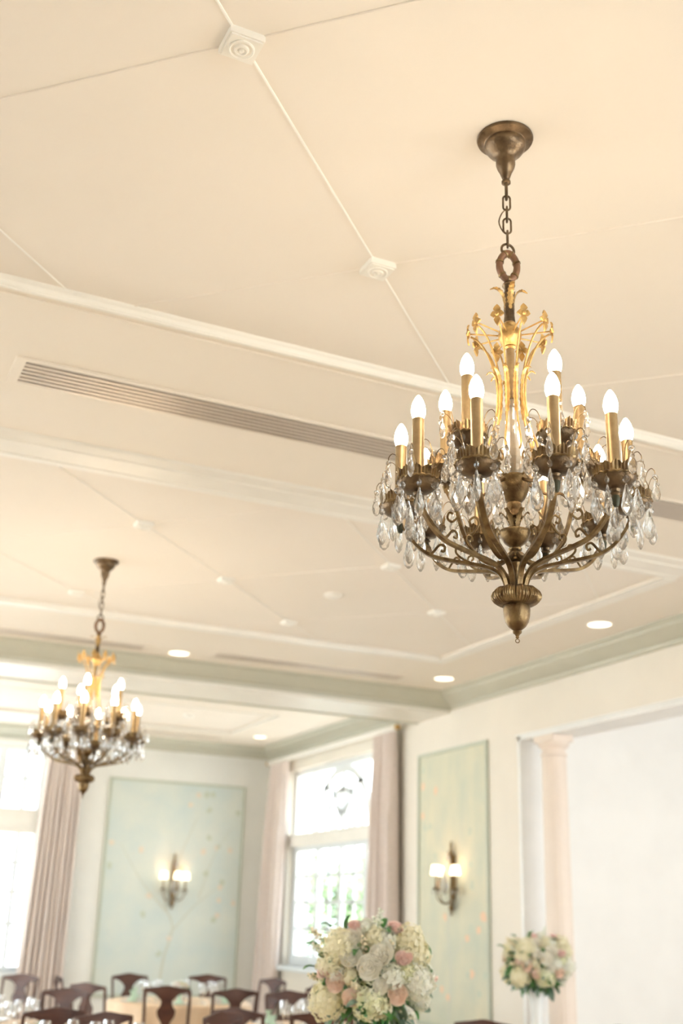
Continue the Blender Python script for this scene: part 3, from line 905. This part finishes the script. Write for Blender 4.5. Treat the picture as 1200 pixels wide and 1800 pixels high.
    def mk():
        mb = MB().mat(Z)
        path = smooth_path([(.024, 0, -1.600), (.030, 0, -1.570), (.040, 0, -1.543), (.060, 0, -1.522), (.095, 0, -1.508), (.150, 0, -1.497), (.200, 0, -1.487), (.245, 0, -1.474), (.284, 0, -1.447), (.315, 0, -1.408), (.329, 0, -1.382)], 5)
        mb.sweep(path, .0076, .0046, square=True, up=(0, 1, 0))
        mb.sweep(smooth_path([(.120, 0, -1.500), (.150, 0, -1.486), (.172, 0, -1.466), (.170, 0, -1.448), (.156, 0, -1.446), (.152, 0, -1.457), (.160, 0, -1.461)], 5), .0034, .0024, n=6)
        mb.sweep(smooth_path([(.250, 0, -1.474), (.236, 0, -1.458), (.220, 0, -1.440), (.206, 0, -1.446), (.208, 0, -1.460), (.218, 0, -1.458)], 5), .0040, .0024, n=6)
        mb.mat(M['patina']).lathe([(.010, -.052), (.012, -.060), (.010, -.075), (.006, -.085)], 14, T=T(.338, 0, -1.316))
        mb.mat(Z).sweep([(.326, 0, -1.388), (.334, 0, -1.376), (.338, 0, -1.362)], .0085, .0055, square=True, up=(0, 1, 0))
        return mb.build('outer_arm', angle=30)
    inst('oarm', mk, A10)
    def mk():
        mb = MB().mat(Z)
        mb.sweep(smooth_path([(.018, 0, -1.472), (.040, 0, -1.492), (.070, 0, -1.496), (.105, 0, -1.476), (.140, 0, -1.432), (.165, 0, -1.370), (.182, 0, -1.310), (.205, 0, -1.262), (.215, 0, -1.238), (.217, 0, -1.226)], 5), .0085, .0050, square=True, up=(0, 1, 0))
        mb.sweep(smooth_path([(.150, 0, -1.408), (.128, 0, -1.390), (.112, 0, -1.362), (.122, 0, -1.340), (.140, 0, -1.348), (.136, 0, -1.364), (.126, 0, -1.360)], 5), .0040, .0026, n=6)
        mb.sweep(smooth_path([(.176, 0, -1.330), (.196, 0, -1.345), (.212, 0, -1.332), (.206, 0, -1.314), (.194, 0, -1.320)], 5), .0040, .0026, n=6)
        mb.sweep(smooth_path([(.030, 0, -1.240), (.070, 0, -1.262), (.110, 0, -1.276), (.150, 0, -1.270), (.184, 0, -1.305)], 5), .0050, .0030, n=6)
        mb.lathe([(.012, 0), (.008, -.012), (.005, -.020)], 12, T=T(.217, 0, -1.228))
        return mb.build('inner_arm', angle=30)
    inst('iarm', mk, A5)
    def mk():
        mb = MB().mat(Z)
        prof = [(.028, -1.586), (.034, -1.579), (.045, -1.576), (.057, -1.579), (.066, -1.588), (.070, -1.598), (.0695, -1.608), (.063, -1.618), (.052, -1.625), (.040, -1.628), (.030, -1.626)]
        n = 240; vs = []; fs = []
        for q, (rr, z) in enumerate(prof):
            for k in range(n):
                a = 2 * pi * k / n; lob = abs(cos(a * 5)) ** .6; e = sin(pi * q / (len(prof) - 1))
                sw = .10 * q / len(prof)
                f_ = 1 + e * (.10 * (lob - .75) + .022 * cos(60 * (a + sw * sin(a * 5))))
                vs.append((rr * f_ * cos(a), rr * f_ * sin(a), z + .003 * (lob - .7) * e))
        for q in range(len(prof) - 1):
            for k in range(n): fs.append((q * n + k, (q + 1) * n + k, (q + 1) * n + (k + 1) % n, q * n + (k + 1) % n))
        fs.append(tuple(range(n))); fs.append(tuple(reversed(range((len(prof) - 1) * n, len(prof) * n))))
        mb.add(vs, fs)
        return mb.build('acanthus_collar', angle=60)
    single('collar', mk)
    single('acorn', lambda: MB().mat(Z).lathe([(.034, -1.620), (.0385, -1.626), (.0390, -1.642), (.0375, -1.660), (.0330, -1.677), (.0250, -1.690), (.0140, -1.699), (.0115, -1.701), (.0135, -1.704), (.0120, -1.709), (.0070, -1.713), (.0045, -1.718), (.0055, -1.722), (0, -1.726)], 36).build('acorn_finial'))
    def mk():
        return MB().mat(Z).sweep([(.0055 * cos(2 * pi * i / 20), 0, -1.731 + .0055 * sin(2 * pi * i / 20)) for i in range(20)], .0014, .0014, n=6, closed=True).build('finial_ring')
    inst('fring', mk, [VIEW])
    # cups
    for key, big, R, z, angs in (('cup_o', True, .338, -1.316, A10), ('cup_i', False, .217, -1.170, A5)):
        if key not in protos:
            c0 = build_candle_cup(big); protos[key] = c0; first = True
        else: c0 = protos[key]; first = False
        for i, a in enumerate(angs):
            c = c0 if (first and i == 0) else copy_tree(c0)
            c.parent = root; c.location = (R * cos(a), R * sin(a), z); c.rotation_euler = (0, 0, a + .12 * sin(i * 2.1))
    for ch in root.children:
        if ch.name.startswith('canopy'): ch.scale = (1, 1, .97)
        else: ch.location.z += .007
    return root

# direction from the chandelier towards the camera
C1 = Vector((1.814, 2.688, ZC)); C2 = Vector((1.875, 8.16, ZC))
VIEW = math.atan2(cr.y, cr.x)          # the local x axis of flat parts lies across the view
protos = {}
to1 = math.atan2(-C1.y, -C1.x); to2 = math.atan2(-C2.y, -C2.x)
# positive angle about z turns towards the right as seen by the camera
h1 = chandelier(C1, to1 + RD(18 + 1.5), to1 + RD(36), protos)
tag(h1, 'large antique brass chandelier in the foreground with lit candle bulbs and crystal drops', 'chandelier', 'brass and crystal chandeliers')
h2 = chandelier(C2, to2 + RD(-9), to2 + RD(-12), protos)
tag(h2, 'smaller looking brass chandelier further away at the left edge in front of the curtain', 'chandelier', 'brass and crystal chandeliers')

# ------------------------------------------------------------------ dining tables and chairs
def round_table(x, y, R, label):
    r = empty('round_table', (x, y, 0))
    MB().mat(M['wood']).lathe([(0, .72), (R - .02, .72), (R, .73), (R, .745), (0, .75)], 40).build('tabletop', parent=r)
    MB().mat(M['wood']).lathe([(0, 0), (.32, 0), (.30, .03), (.08, .06), (.05, .3), (.06, .68), (.2, .72), (0, .72)], 20).build('pedestal', parent=r)
    tag(r, label[0], 'table', 'round dining tables')
    mb = MB().mat(M['cloth']); n = 120; vs = []; fs = []
    rings = [(0, .757), (R * .5, .757), (R, .757), (R + .012, .75), (R + .02, .73), (R + .03, .55), (R + .045, .3), (R + .055, .03)]
    for lay in (0,):
        for q, (rr, z) in enumerate(rings):
            for k in range(n):
                a = 2 * pi * k / n
                wv = 0 if q < 4 else (.035 * (q - 3) / 4 * sin(a * 15 + .8 * sin(a * 3)))
                vs.append(((rr + wv) * cos(a), (rr + wv) * sin(a), z))
        for q in range(len(rings) - 1):
            for k in range(n): fs.append((q * n + k, (q + 1) * n + k, (q + 1) * n + (k + 1) % n, q * n + (k + 1) % n))
    mb.add(vs, fs); c = mb.build('tablecloth', angle=60); c.location = (x, y, 0)
    tag(c, label[1], 'tablecloth', 'champagne tablecloths')

TABLES = [(4.35, 13.25, .78, ('round dining table furthest away before the aqua panel', 'champagne cloth on the furthest round table before the aqua panel')),
          (1.75, 10.35, .75, ('round dining table at the left edge below the window', 'champagne cloth on the round table at the left edge')),
          (1.98, 7.75, .72, ('round dining table just below the frame at the lower left', 'champagne cloth on the table below the frame at the lower left')),
          (4.60, 9.85, .75, ('round dining table with lit candles left of the big bouquet', 'champagne cloth on the candlelit table left of the big bouquet')),
          (2.68, 5.30, .75, ('round table out of frame under the big bouquet', 'champagne cloth out of frame under the big bouquet')),
          (5.90, 8.60, .70, ('round table under the bouquet beside the column', 'champagne cloth on the table beside the column'))]
for t in TABLES: round_table(*t)

def make_chair():
    r = empty('dining_chair', (0, 0, 0))
    W = .215; H = .975
    # faces -y (front), the back stands at +y
    def post(sg): return smooth_path([(sg * (W - .012), .20, 0), (sg * (W - .012), .185, .25), (sg * W, .18, .45), (sg * (W + .004), .20, .70), (sg * (W + .012), .235, .935)], 4)
    for sg in (-1, 1):
        MB().mat(M['wood']).sweep(post(sg), .016, .014, n=8).build('back_post', parent=r)
        MB().mat(M['wood']).sweep([(sg * W, -.2, .44), (sg * W, -.205, .25), (sg * W, -.215, 0)], .019, .019, n=8, taper=lambda t: 1 - .35 * t).build('leg', parent=r)
    mb = MB().mat(M['wood']); vs = []; fs = []; n = 16
    for i in range(n + 1):
        s = i / n * 2 - 1; x = s * (W + .018); y = .235 + .030 * (1 - s * s); zt = H - .022 * s * s + .012 * math.exp(-(s / .3) ** 2); zb = H - .065 + .018 * s * s - .034 * math.exp(-(s / .5) ** 2)
        for yy, z in ((y - .011, zb), (y + .011, zb), (y + .013, zt), (y - .009, zt)): vs.append((x, yy, z))
    for i in range(n):
        for k in range(4): fs.append((i * 4 + k, i * 4 + (k + 1) % 4, i * 4 + 4 + (k + 1) % 4, i * 4 + 4 + k))
    fs.append((3, 2, 1, 0)); fs.append((n * 4, n * 4 + 1, n * 4 + 2, n * 4 + 3)); mb.add(vs, fs); mb.build('top_rail', parent=r)
    mb = MB().mat(M['wood']); vs = []; fs = []
    sp = [(.47, .045), (.52, .05), (.58, .035), (.64, .045), (.70, .085), (.75, .095), (.80, .06), (.84, .055), (.88, .09), (.91, .135), (.935, .165)]
    for z, hw in sp:
        y = .195 + (z - .47) * .11 + .01
        for a, b in ((-hw, y), (hw, y), (hw, y + .012), (-hw, y + .012)): vs.append((a, b, z))
    for i in range(len(sp) - 1):
        for k in range(4): fs.append((i * 4 + k, i * 4 + (k + 1) % 4, i * 4 + 4 + (k + 1) % 4, i * 4 + 4 + k))
    fs.append((3, 2, 1, 0)); q = (len(sp) - 1) * 4; fs.append((q, q + 1, q + 2, q + 3)); mb.add(vs, fs); mb.build('splat', parent=r)
    mb = MB().mat(M['wood']).box(-W - .01, W + .01, -.22, .20, .39, .44); mb.build('seat_frame', parent=r, smooth=False)
    mb = MB().mat(M['seat']).lathe([(0, .50), (.15, .497), (.20, .485), (.225, .46), (.225, .44)], 4, T=Matrix.Translation((0, -.01, 0)) @ Matrix.Rotation(pi / 4, 4, 'Z')); mb.build('seat', parent=r)
    return r

chair0 = make_chair(); used = False
def chair(x, y, facing, label):
    """facing: point the chair looks at"""
    global used
    c = chair0 if not used else copy_tree(chair0); used = True
    a = math.atan2(facing[1] - y, facing[0] - x) + pi / 2
    c.location = (x, y, 0); c.rotation_euler = (0, 0, a)
    tag(c, label, 'chair', 'mahogany dining chairs')
t1, t2, t3, t5 = [(t[0], t[1]) for t in (TABLES[0], TABLES[1], TABLES[3], TABLES[5])]
CH = [
    (2.49, 11.22, t2, 'dark wooden dining chair with solid splat directly below the long pale curtain'),
    (2.22, 8.85, t2, 'dark wooden dining chair lowest at the left with glasses in front of it'),
    (1.98, 9.28, t2, 'dark wooden dining chair at the bottom left corner, overlapped by the next chair'),
    (3.88, 12.15, t1, 'dark wooden dining chair seen before the champagne cloth of the furthest table'),
    (3.30, 12.55, t1, 'dark wooden dining chair turned sideways left of the furthest table'),
    (5.42, 13.62, t1, 'dark wooden dining chair near the corner curtain right of the furthest table'),
    (3.60, 9.10, t3, 'dark wooden dining chair lower middle with the candlelit table behind'),
    (3.28, 8.35, (4.2, 7.0), 'dark wooden dining chair cut by the bottom edge in the lower middle'),
    (4.35, 11.75, t1, 'dark wooden dining chair behind the candlelit table, the left of a close pair'),
    (4.75, 10.95, t3, 'dark wooden dining chair behind the candlelit table, the right of a close pair'),
    (4.05, 8.78, t3, 'dark wooden dining chair at the lower left side of the big bouquet'),
    (4.17, 14.30, t1, 'dark wooden dining chair against the aqua panel, left of the back pair'),
    (4.95, 14.22, t1, 'dark wooden dining chair against the aqua panel, right of the back pair'),
    (2.60, 14.0, (1.8, 13.2), 'dark wooden dining chair at the left edge under the back window'),
    (3.32, 13.65, t1, 'dark wooden dining chair beside the foot of the long pale curtain'),
    (5.35, 12.45, t1, 'dark wooden dining chair below the far curtain left of the big bouquet'),
    (5.05, 7.90, t5, 'reddish wooden dining chair at the bottom edge below the painted green panel'),
    (5.68, 7.45, t5, 'reddish wooden dining chair at the bottom edge below the column'),
]
for c in CH: chair(*c)

# ------------------------------------------------------------------ tableware
ZT = .757
gl0 = None
def wineglass(x, y, label, group, s=1.0, z=ZT):
    global gl0
    if gl0 is None:
        mb = MB().mat(M['glass']).lathe([(0, 0), (.036, 0), (.034, .003), (.006, .008), (.004, .02), (.004, .085), (.012, .095), (.030, .115), (.038, .145), (.036, .175), (.031, .205), (.0295, .205), (.034, .175), (.036, .145), (.028, .117), (.010, .099), (0, .098)], 20)
        gl0 = mb.build('wine_glass'); o = gl0
    else: o = sub(gl0, '')
    o.location = (x, y, z); o.scale = (s, s, s); tag(o, label, 'wine glass', group)
pl0 = None
def place_setting(x, y, where):
    global pl0
    if pl0 is None:
        pl0 = MB().mat(M['china']).lathe([(0, .004), (.09, .004), (.13, .012), (.135, .014), (.132, .010), (.09, 0), (0, 0)], 32).build('dinner_plate'); o = pl0
        n = MB().mat(M['napkin']).lathe([(0, .0), (.05, 0), (.055, .012), (.03, .03), (.015, .075), (.035, .11), (.0, .09)], 9, sy=.6).build('folded_napkin'); place_setting.n = n; q = n
    else:
        o = sub(pl0, ''); q = sub(place_setting.n, '')
    o.location = (x, y, ZT); tag(o, 'white dinner plate on the %s' % where, 'plate', 'plates on the %s' % where)
    q.location = (x, y, ZT + .005); tag(q, 'folded pale green napkin on a plate on the %s' % where, 'napkin', 'napkins on the %s' % where)

def low_flowers(x, y, label, seed):
    rnd = random.Random(seed)
    r = empty('low_centrepiece', (x, y, ZT))
    MB().mat(M['glass']).lathe([(0, 0), (.06, 0), (.07, .07), (.06, .10), (.05, .10), (.055, .07), (.05, .01), (0, .01)], 20).build('bowl', parent=r)
    for i in range(16):
        a = rnd.random() * 2 * pi; rr = .09 * math.sqrt(rnd.random()); z = .13 + .07 * (1 - rr / .09) + rnd.random() * .02
        bloom_small(rnd).build('blossom', parent=r, smooth=False).location = (rr * cos(a), rr * sin(a), z)
    mb = MB().mat(M['leaf'])
    for i in range(26):
        a = rnd.random() * 2 * pi; rr = .05 + .08 * rnd.random()
        leafblade(mb, [(0, 0, 0), (.03, 0, .012), (.06, 0, .006)], .016, .0006, 3)
        # rotate the last leaf into place
        k = len(mb.v)
        cnt = (3 * 2 + 1) * 6
        TT = T(rr * .6 * cos(a), rr * .6 * sin(a), .09 + .03 * rnd.random(), a, ry=-.3)
        for j in range(k - cnt, k): mb.v[j] = TT @ mb.v[j]
    mb.build('foliage', parent=r)
    tag(r, label, 'flower centrepiece', 'low flower bowls')

def bloom_small(rnd):
    mb = MB().mat(M[rnd.choice(['hyd', 'rosew', 'hydw', 'hydg', 'roseb'])])
    for k in range(14):
        v = Vector((rnd.gauss(0, 1), rnd.gauss(0, 1), rnd.gauss(0, 1))).normalized() * .022
        mb.lathe([(0, .010), (.010, .006), (.013, 0), (.008, -.006), (0, -.008)], 6, T=T(v.x, v.y, v.z, rnd.random() * 3))
    return mb

for (tx, ty, tr, nm, ng) in ((4.35, 13.25, .78, 'furthest round table', 8), (1.75, 10.35, .75, 'table at the left edge', 8), (4.60, 9.85, .75, 'candlelit table left of the bouquet', 9)):
    for k in range(ng):
        a = 2 * pi * k / ng + .3
        wineglass(tx + .42 * cos(a), ty + .42 * sin(a), 'clear stemmed glass on the %s' % nm, 'stemmed glasses on the %s' % nm)
        a += .22
        wineglass(tx + .36 * cos(a), ty + .36 * sin(a), 'clear stemmed glass on the %s' % nm, 'stemmed glasses on the %s' % nm, .88)
    for k in range(6):
        a = 2 * pi * k / 6 + .2; place_setting(tx + .585 * cos(a), ty + .585 * sin(a), nm)
    low_flowers(tx, ty, 'low bowl of cream flowers on the %s' % nm, int(tx * 10))
for k, (dx, dy) in enumerate(((-.22, .30), (-.02, .38), (.20, .32), (.34, .10), (.08, .20))):
    wineglass(1.98 + dx, 7.75 + dy, 'clear stemmed glass rising above the bottom edge at the lower left', 'stemmed glasses at the lower left edge', 1.05)
for k, (dx, dy) in enumerate(((.12, .2), (.30, .12), (.22, .02), (-.05, -.18))):
    r = empty('candle_glass', (4.60 + dx, 9.85 + dy, ZT))
    MB().mat(M['glass']).lathe([(0, 0), (.03, 0), (.034, .09), (.031, .09), (.028, .004), (0, .004)], 18).build('glass', parent=r)
    MB().mat(M['wax']).lathe([(0, .005), (.024, .005), (.024, .045), (0, .043)], 14).build('candle', parent=r)
    MB().mat(M['flame']).lathe([(0, .045), (.006, .055), (.007, .063), (.003, .078), (0, .085)], 10).build('flame', parent=r)
    tag(r, 'small lit candle in a clear glass on the table left of the big bouquet', 'candle', 'lit candles on one table')

# ------------------------------------------------------------------ tall bouquets
def hydrangea(mat, R, rnd, n=None):
    mb = MB().mat(mat)
    n = n or int(120 * (R / .09) ** 1.3)
    for k in range(n):
        z = 1 - 2 * (k + .5) / n; t = k * 2.39996; q = math.sqrt(max(0, 1 - z * z))
        d = Vector((q * cos(t), q * sin(t), z)); rr = R * (.80 + .22 * rnd.random())
        Q = Matrix.Translation(d * rr) @ d.to_track_quat('Z', 'Y').to_matrix().to_4x4() @ Matrix.Rotation(rnd.random() * 6, 4, 'Z') @ Matrix.Rotation(rnd.gauss(0, .35), 4, 'X')
        s = .0125 * (.8 + .5 * rnd.random())
        for p in range(4):
            a = p * pi / 2
            vs = [(0, 0, .0), (s * .75, -s * .55, s * .25), (s * 1.35, 0, s * .10), (s * .75, s * .55, s * .25), (s * .6, 0, -.002)]
            mb.add(vs, [(0, 1, 2, 3), (4, 3, 2), (4, 2, 1), (0, 3, 4), (0, 4, 1)], Q @ Matrix.Rotation(a, 4, 'Z'))
    mb.lathe([(0, R * .7), (R * .5, R * .5), (R * .7, 0), (R * .5, -R * .5), (0, -R * .7)], 12)
    return mb
def rose(mat, R, rnd):
    mb = MB().mat(mat)
    # cupped petals wound in a spiral, opening along +z
    N = 15
    for k in range(N):
        t = k / (N - 1); rr = R * (.10 + .84 * t ** .8); a0 = k * 2.3; span = 1.5 - .35 * t; zt = R * (.58 - .34 * t); zb = R * (.12 - .62 * t)
        vs = []; fs = []; nu, nv = 6, 4
        for lay in (0, 1):
            for j in range(nv + 1):
                v = j / nv
                for i in range(nu + 1):
                    u = i / nu * 2 - 1
                    prof = rr * (.45 + .62 * sin(v * 1.9)) + (R * .16 * t * max(0, v - .7) / .3) - lay * .0022
                    a = a0 + u * span * (.55 + .45 * sin(v * pi * .8 + .3))
                    vs.append((prof * cos(a), prof * sin(a), zb + (zt - zb) * v - R * .10 * u * u * v))
        W = nu + 1; Hh = (nv + 1) * W
        for j in range(nv):
            for i in range(nu):
                q = j * W + i; fs.append((q, q + 1, q + W + 1, q + W)); fs.append((Hh + q, Hh + q + W, Hh + q + W + 1, Hh + q + 1))
        for i in range(nu):
            q = nv * W + i; fs.append((q, q + 1, Hh + q + 1, Hh + q))
        mb.add(vs, fs)
    mb.lathe([(0, -R * .75), (R * .5, -R * .62), (R * .75, -R * .3), (R * .6, R * .02), (R * .3, R * .18), (0, R * .25)], 10)
    return mb
def stock(mat, rnd, L=.10):
    mb = MB().mat(M['stem']).sweep([(0, 0, -L), (0, 0, L * .6)], .002, .002, n=5)
    mb.mat(mat)
    for k in range(15):
        z = -L * .5 + L * 1.1 * k / 15; a = k * 2.4; q = .017 * (1 - .5 * k / 15)
        mb.lathe([(0, .009), (.008, .006), (.011, 0), (.005, -.007), (0, -.008)], 6, T=T(q * cos(a), q * sin(a), z, a))
    return mb
def foliage(mat, rnd, n, R, down, L0=.085, wd=.024):
    mb = MB().mat(mat)
    for k in range(n):
        k0 = len(mb.v)
        L = L0 * (.7 + .6 * rnd.random())
        leafblade(mb, [(0, 0, 0), (L * .33, 0, .008), (L * .7, 0, .004), (L, 0, -.012)], wd * (.7 + .5 * rnd.random()), .0006, 3)
        a = rnd.random() * 2 * pi; el = rnd.uniform(*down); q = R * (.55 + .45 * rnd.random())
        TT = T(q * cos(a) * cos(el), q * sin(a) * cos(el), q * sin(el), a + rnd.gauss(0, .6), ry=-el * .8 + rnd.gauss(0, .35), rx=rnd.gauss(0, .6))
        for j in range(k0, len(mb.v)): mb.v[j] = TT @ mb.v[j]
    return mb

# blooms of the bouquet: (across, up, radius, kind), metres, listed on the side that faces the lens, then all round
BL = [
    (0, -.135, .088, 'hydg'), (-.155, .115, .092, 'hyd'), (-.20, .03, .07, 'hyd'), (-.10, .165, .055, 'rosew'), (-.10, .075, .055, 'rosew'),
    (.205, .155, .082, 'hyd'), (.240, .095, .075, 'hyd'), (.245, -.035, .092, 'hydw'), (-.215, -.145, .092, 'hyd'), (.06, .090, .060, 'rosew'),
    (0, .03, .060, 'rosew'), (.115, -.018, .066, 'hydw'), (.085, .160, .052, 'hydw'), (.27, -.13, .05, 'hydw'),
    (-.08, .225, .036, 'rosep'), (.135, .225, .042, 'rosep'), (.177, .075, .042, 'rosep'), (-.232, .005, .044, 'rosep'), (-.175, -.048, .047, 'roseb'), (.147, -.100, .047, 'roseb'),
    (.02, .225, .0, 'stockw'), (.05, .265, 0, 'stockw'), (-.26, .10, 0, 'stockw'), (-.275, .17, 0, 'stockg'), (-.03, -.005, 0, 'tan'), (-.065, -.07, 0, 'tan'), (-.05, -.15, 0, 'tan'), (-.03, .13, 0, 'tan'), (.10, .115, 0, 'tan'), (.31, -.03, 0, 'stockp'), (-.165, -.02, .045, 'hydw'), (.06, -.06, .038, 'rosew'), (.07, -.17, .045, 'hyd'), (-.09, -.12, .045, 'roseb'), (.03, .17, .05, 'hyd'), (-.02, .22, .04, 'hydw'), (.19, .01, .05, 'hydg'), (-.10, -.02, .042, 'hyd'), (.2, -.19, 0, 'stockw'), (-.27, -.03, 0, 'stockg'), (-.10, .02, 0, 'tan')]
def arrangement(loc, label, scale=.89):
    rnd = random.Random(11)
    r = empty('flower_arrangement', loc); r.scale = (scale,) * 3
    ta = math.atan2(-loc[1], -loc[0])       # blooms are listed as seen from this side
    f = Vector((cos(ta), sin(ta), 0)); side = Vector((-sin(ta), cos(ta), 0)); up = Vector((0, 0, 1))
    items = [(u, v, R, k, 1) for (u, v, R, k) in BL] + [(u * .95, v * .9, R, k, -1) for (u, v, R, k) in BL if R > .04]
    names = {'hyd': 'hydrangea_bloom', 'hydg': 'hydrangea_bloom', 'hydw': 'hydrangea_bloom', 'rosew': 'rose_bloom', 'rosep': 'rose_bloom', 'roseb': 'rose_bloom'}
    labs = {'hydg': 'lime cream hydrangea head', 'hydw': 'white hydrangea head', 'rosep': 'pink rose', 'roseb': 'peach rose'}
    for u, v, R, k, s in items:
        if R: R *= 1.13 if k.startswith('hyd') else 1.06
        e = max(0, 1 - (u / .30) ** 2 - (v / .29) ** 2)
        d = s * (.06 + .20 * math.sqrt(e) + (.035 if k.startswith('rose') else 0))
        p = side * u + up * v + f * d
        out = (p + Vector((0, 0, .05))).normalized()
        if k in names:
            mb = hydrangea(M[k], R, rnd) if k.startswith('hyd') else rose(M[k], R, rnd)
            o = mb.build(names[k], parent=r, smooth=not k.startswith('hyd'), angle=60)
            if k in labs: o['label'] = labs[k]
        else:
            o = stock(M[{'stockw': 'hydw', 'stockg': 'tan', 'stockp': 'rosep', 'tan': 'tan'}[k]], rnd).build('filler_sprig', parent=r)
            if k == 'tan': out = (out * .8 + up * .3).normalized()
        q = (f * .35 * s + out + side * rnd.gauss(0, .3) + up * rnd.gauss(.15, .25)).normalized() if k.startswith('rose') else out
        o.location = p; o.rotation_euler = q.to_track_quat('Z', 'Y').to_euler()
    o = foliage(M['leaf'], rnd, 70, .315, (-1.1, .9)).build('dark_foliage', parent=r)
    o = foliage(M['leaf'], rnd, 46, .28, (-1.2, -.35), .10, .028).build('dark_foliage', parent=r)
    o = foliage(M['euca'], rnd, 80, .31, (-1.2, -.3), .10, .022).build('eucalyptus', parent=r); o['label'] = 'grey green eucalyptus leaves'
    core = MB().mat(M['leaf']).lathe([(0, .17), (.10, .14), (.17, .03), (.16, -.10), (.10, -.20), (.03, -.22), (0, -.22)], 16).build('foliage_core', parent=r)
    MB().mat(M['stem'])
    st = MB().mat(M['stem'])
    for k in range(9):
        a = k * 2.4; st.sweep([(.05 * cos(a), .05 * sin(a), -.15), (.02 * cos(a), .02 * sin(a), -.24), (.02 * cos(a + .6), .02 * sin(a + .6), -.27)], .003, .003, n=5)
    st.build('stems', parent=r)
    tag(r, label, 'flower arrangement', 'tall cream and blush bouquets')
    return r
def tall_vase(x, y, ztop, label, mat):
    H = ztop - ZT; mb = MB().mat(mat)
    mb.lathe([(0, 0), (.085, 0), (.08, .012), (.05, .03), (.048, H * .5), (.060, H - .05), (.070, H), (.064, H), (.054, H - .05), (.042, H * .5), (.04, .05), (0, .045)], 28)
    o = mb.build('tall_vase'); o.location = (x, y, ZT); tag(o, label, 'vase', 'tall vases')
B1 = (2.68, 5.30, 1.395)
arrangement(B1, 'large round bouquet of cream hydrangeas and blush roses at the bottom centre')
tall_vase(2.68, 5.30, 1.14, 'tall clear vase out of frame under the large centre bouquet', M['glass'])
B2 = (5.90, 8.60, 1.365)
b2 = arrangement(B2, 'smaller looking round bouquet of cream flowers in front of the white column', .84)
b2.rotation_euler = (0, 0, .35)
M['frost'] = pmat('frosted_vase', (.80, .84, .87), .25, scale=5)
tall_vase(5.90, 8.60, 1.12, 'tall pale frosted vase holding the bouquet before the column', M['frost'])

# ------------------------------------------------------------------ outdoors
m = MB().box(-40, 60, -40, 70, -.6, -.5); struct(m.build('ground', M['bounce_ground'], smooth=False))
def tree(x, y, h, R, label, seed):
    rnd = random.Random(seed)
    r = empty('garden_tree', (x, y, -.5))
    MB().mat(M['bark']).sweep([(0, 0, 0), (.1, 0, h * .3), (0, .1, h * .6)], .16, .16, n=10, taper=lambda t: 1 - .6 * t).build('trunk', parent=r)
    mb = MB().mat(M['tree'])
    cl = [(rnd.gauss(0, R * .4), rnd.gauss(0, R * .4), h * .6 + rnd.gauss(0, h * .18)) for _ in range(14)]
    vs = []; fs = []
    for k in range(2600):
        c = rnd.choice(cl); d = Vector((rnd.gauss(0, 1), rnd.gauss(0, 1), rnd.gauss(0, 1))).normalized() * (R * .42 * rnd.random() ** .4)
        p = Vector(c) + d; a = Vector((rnd.gauss(0, 1), rnd.gauss(0, 1), rnd.gauss(0, 1))).normalized(); b = a.orthogonal().normalized(); s = .09
        n0 = len(vs)
        for q in (a * s, b * s * .5, -a * s, -b * s * .5): vs.append(p + q)
        fs.append((n0, n0 + 1, n0 + 2, n0 + 3))
    mb.add(vs, fs); mb.build('foliage', parent=r, smooth=False)
    tag(r, label, 'tree', 'trees outside the windows')
tree(10.3, 21.5, 4.3, 1.9, 'leafy tree outside the arched window, seen through its left panes', 2)
tree(12.6, 24.5, 4.6, 1.9, 'leafy tree outside the arched window, seen through its right panes', 4)
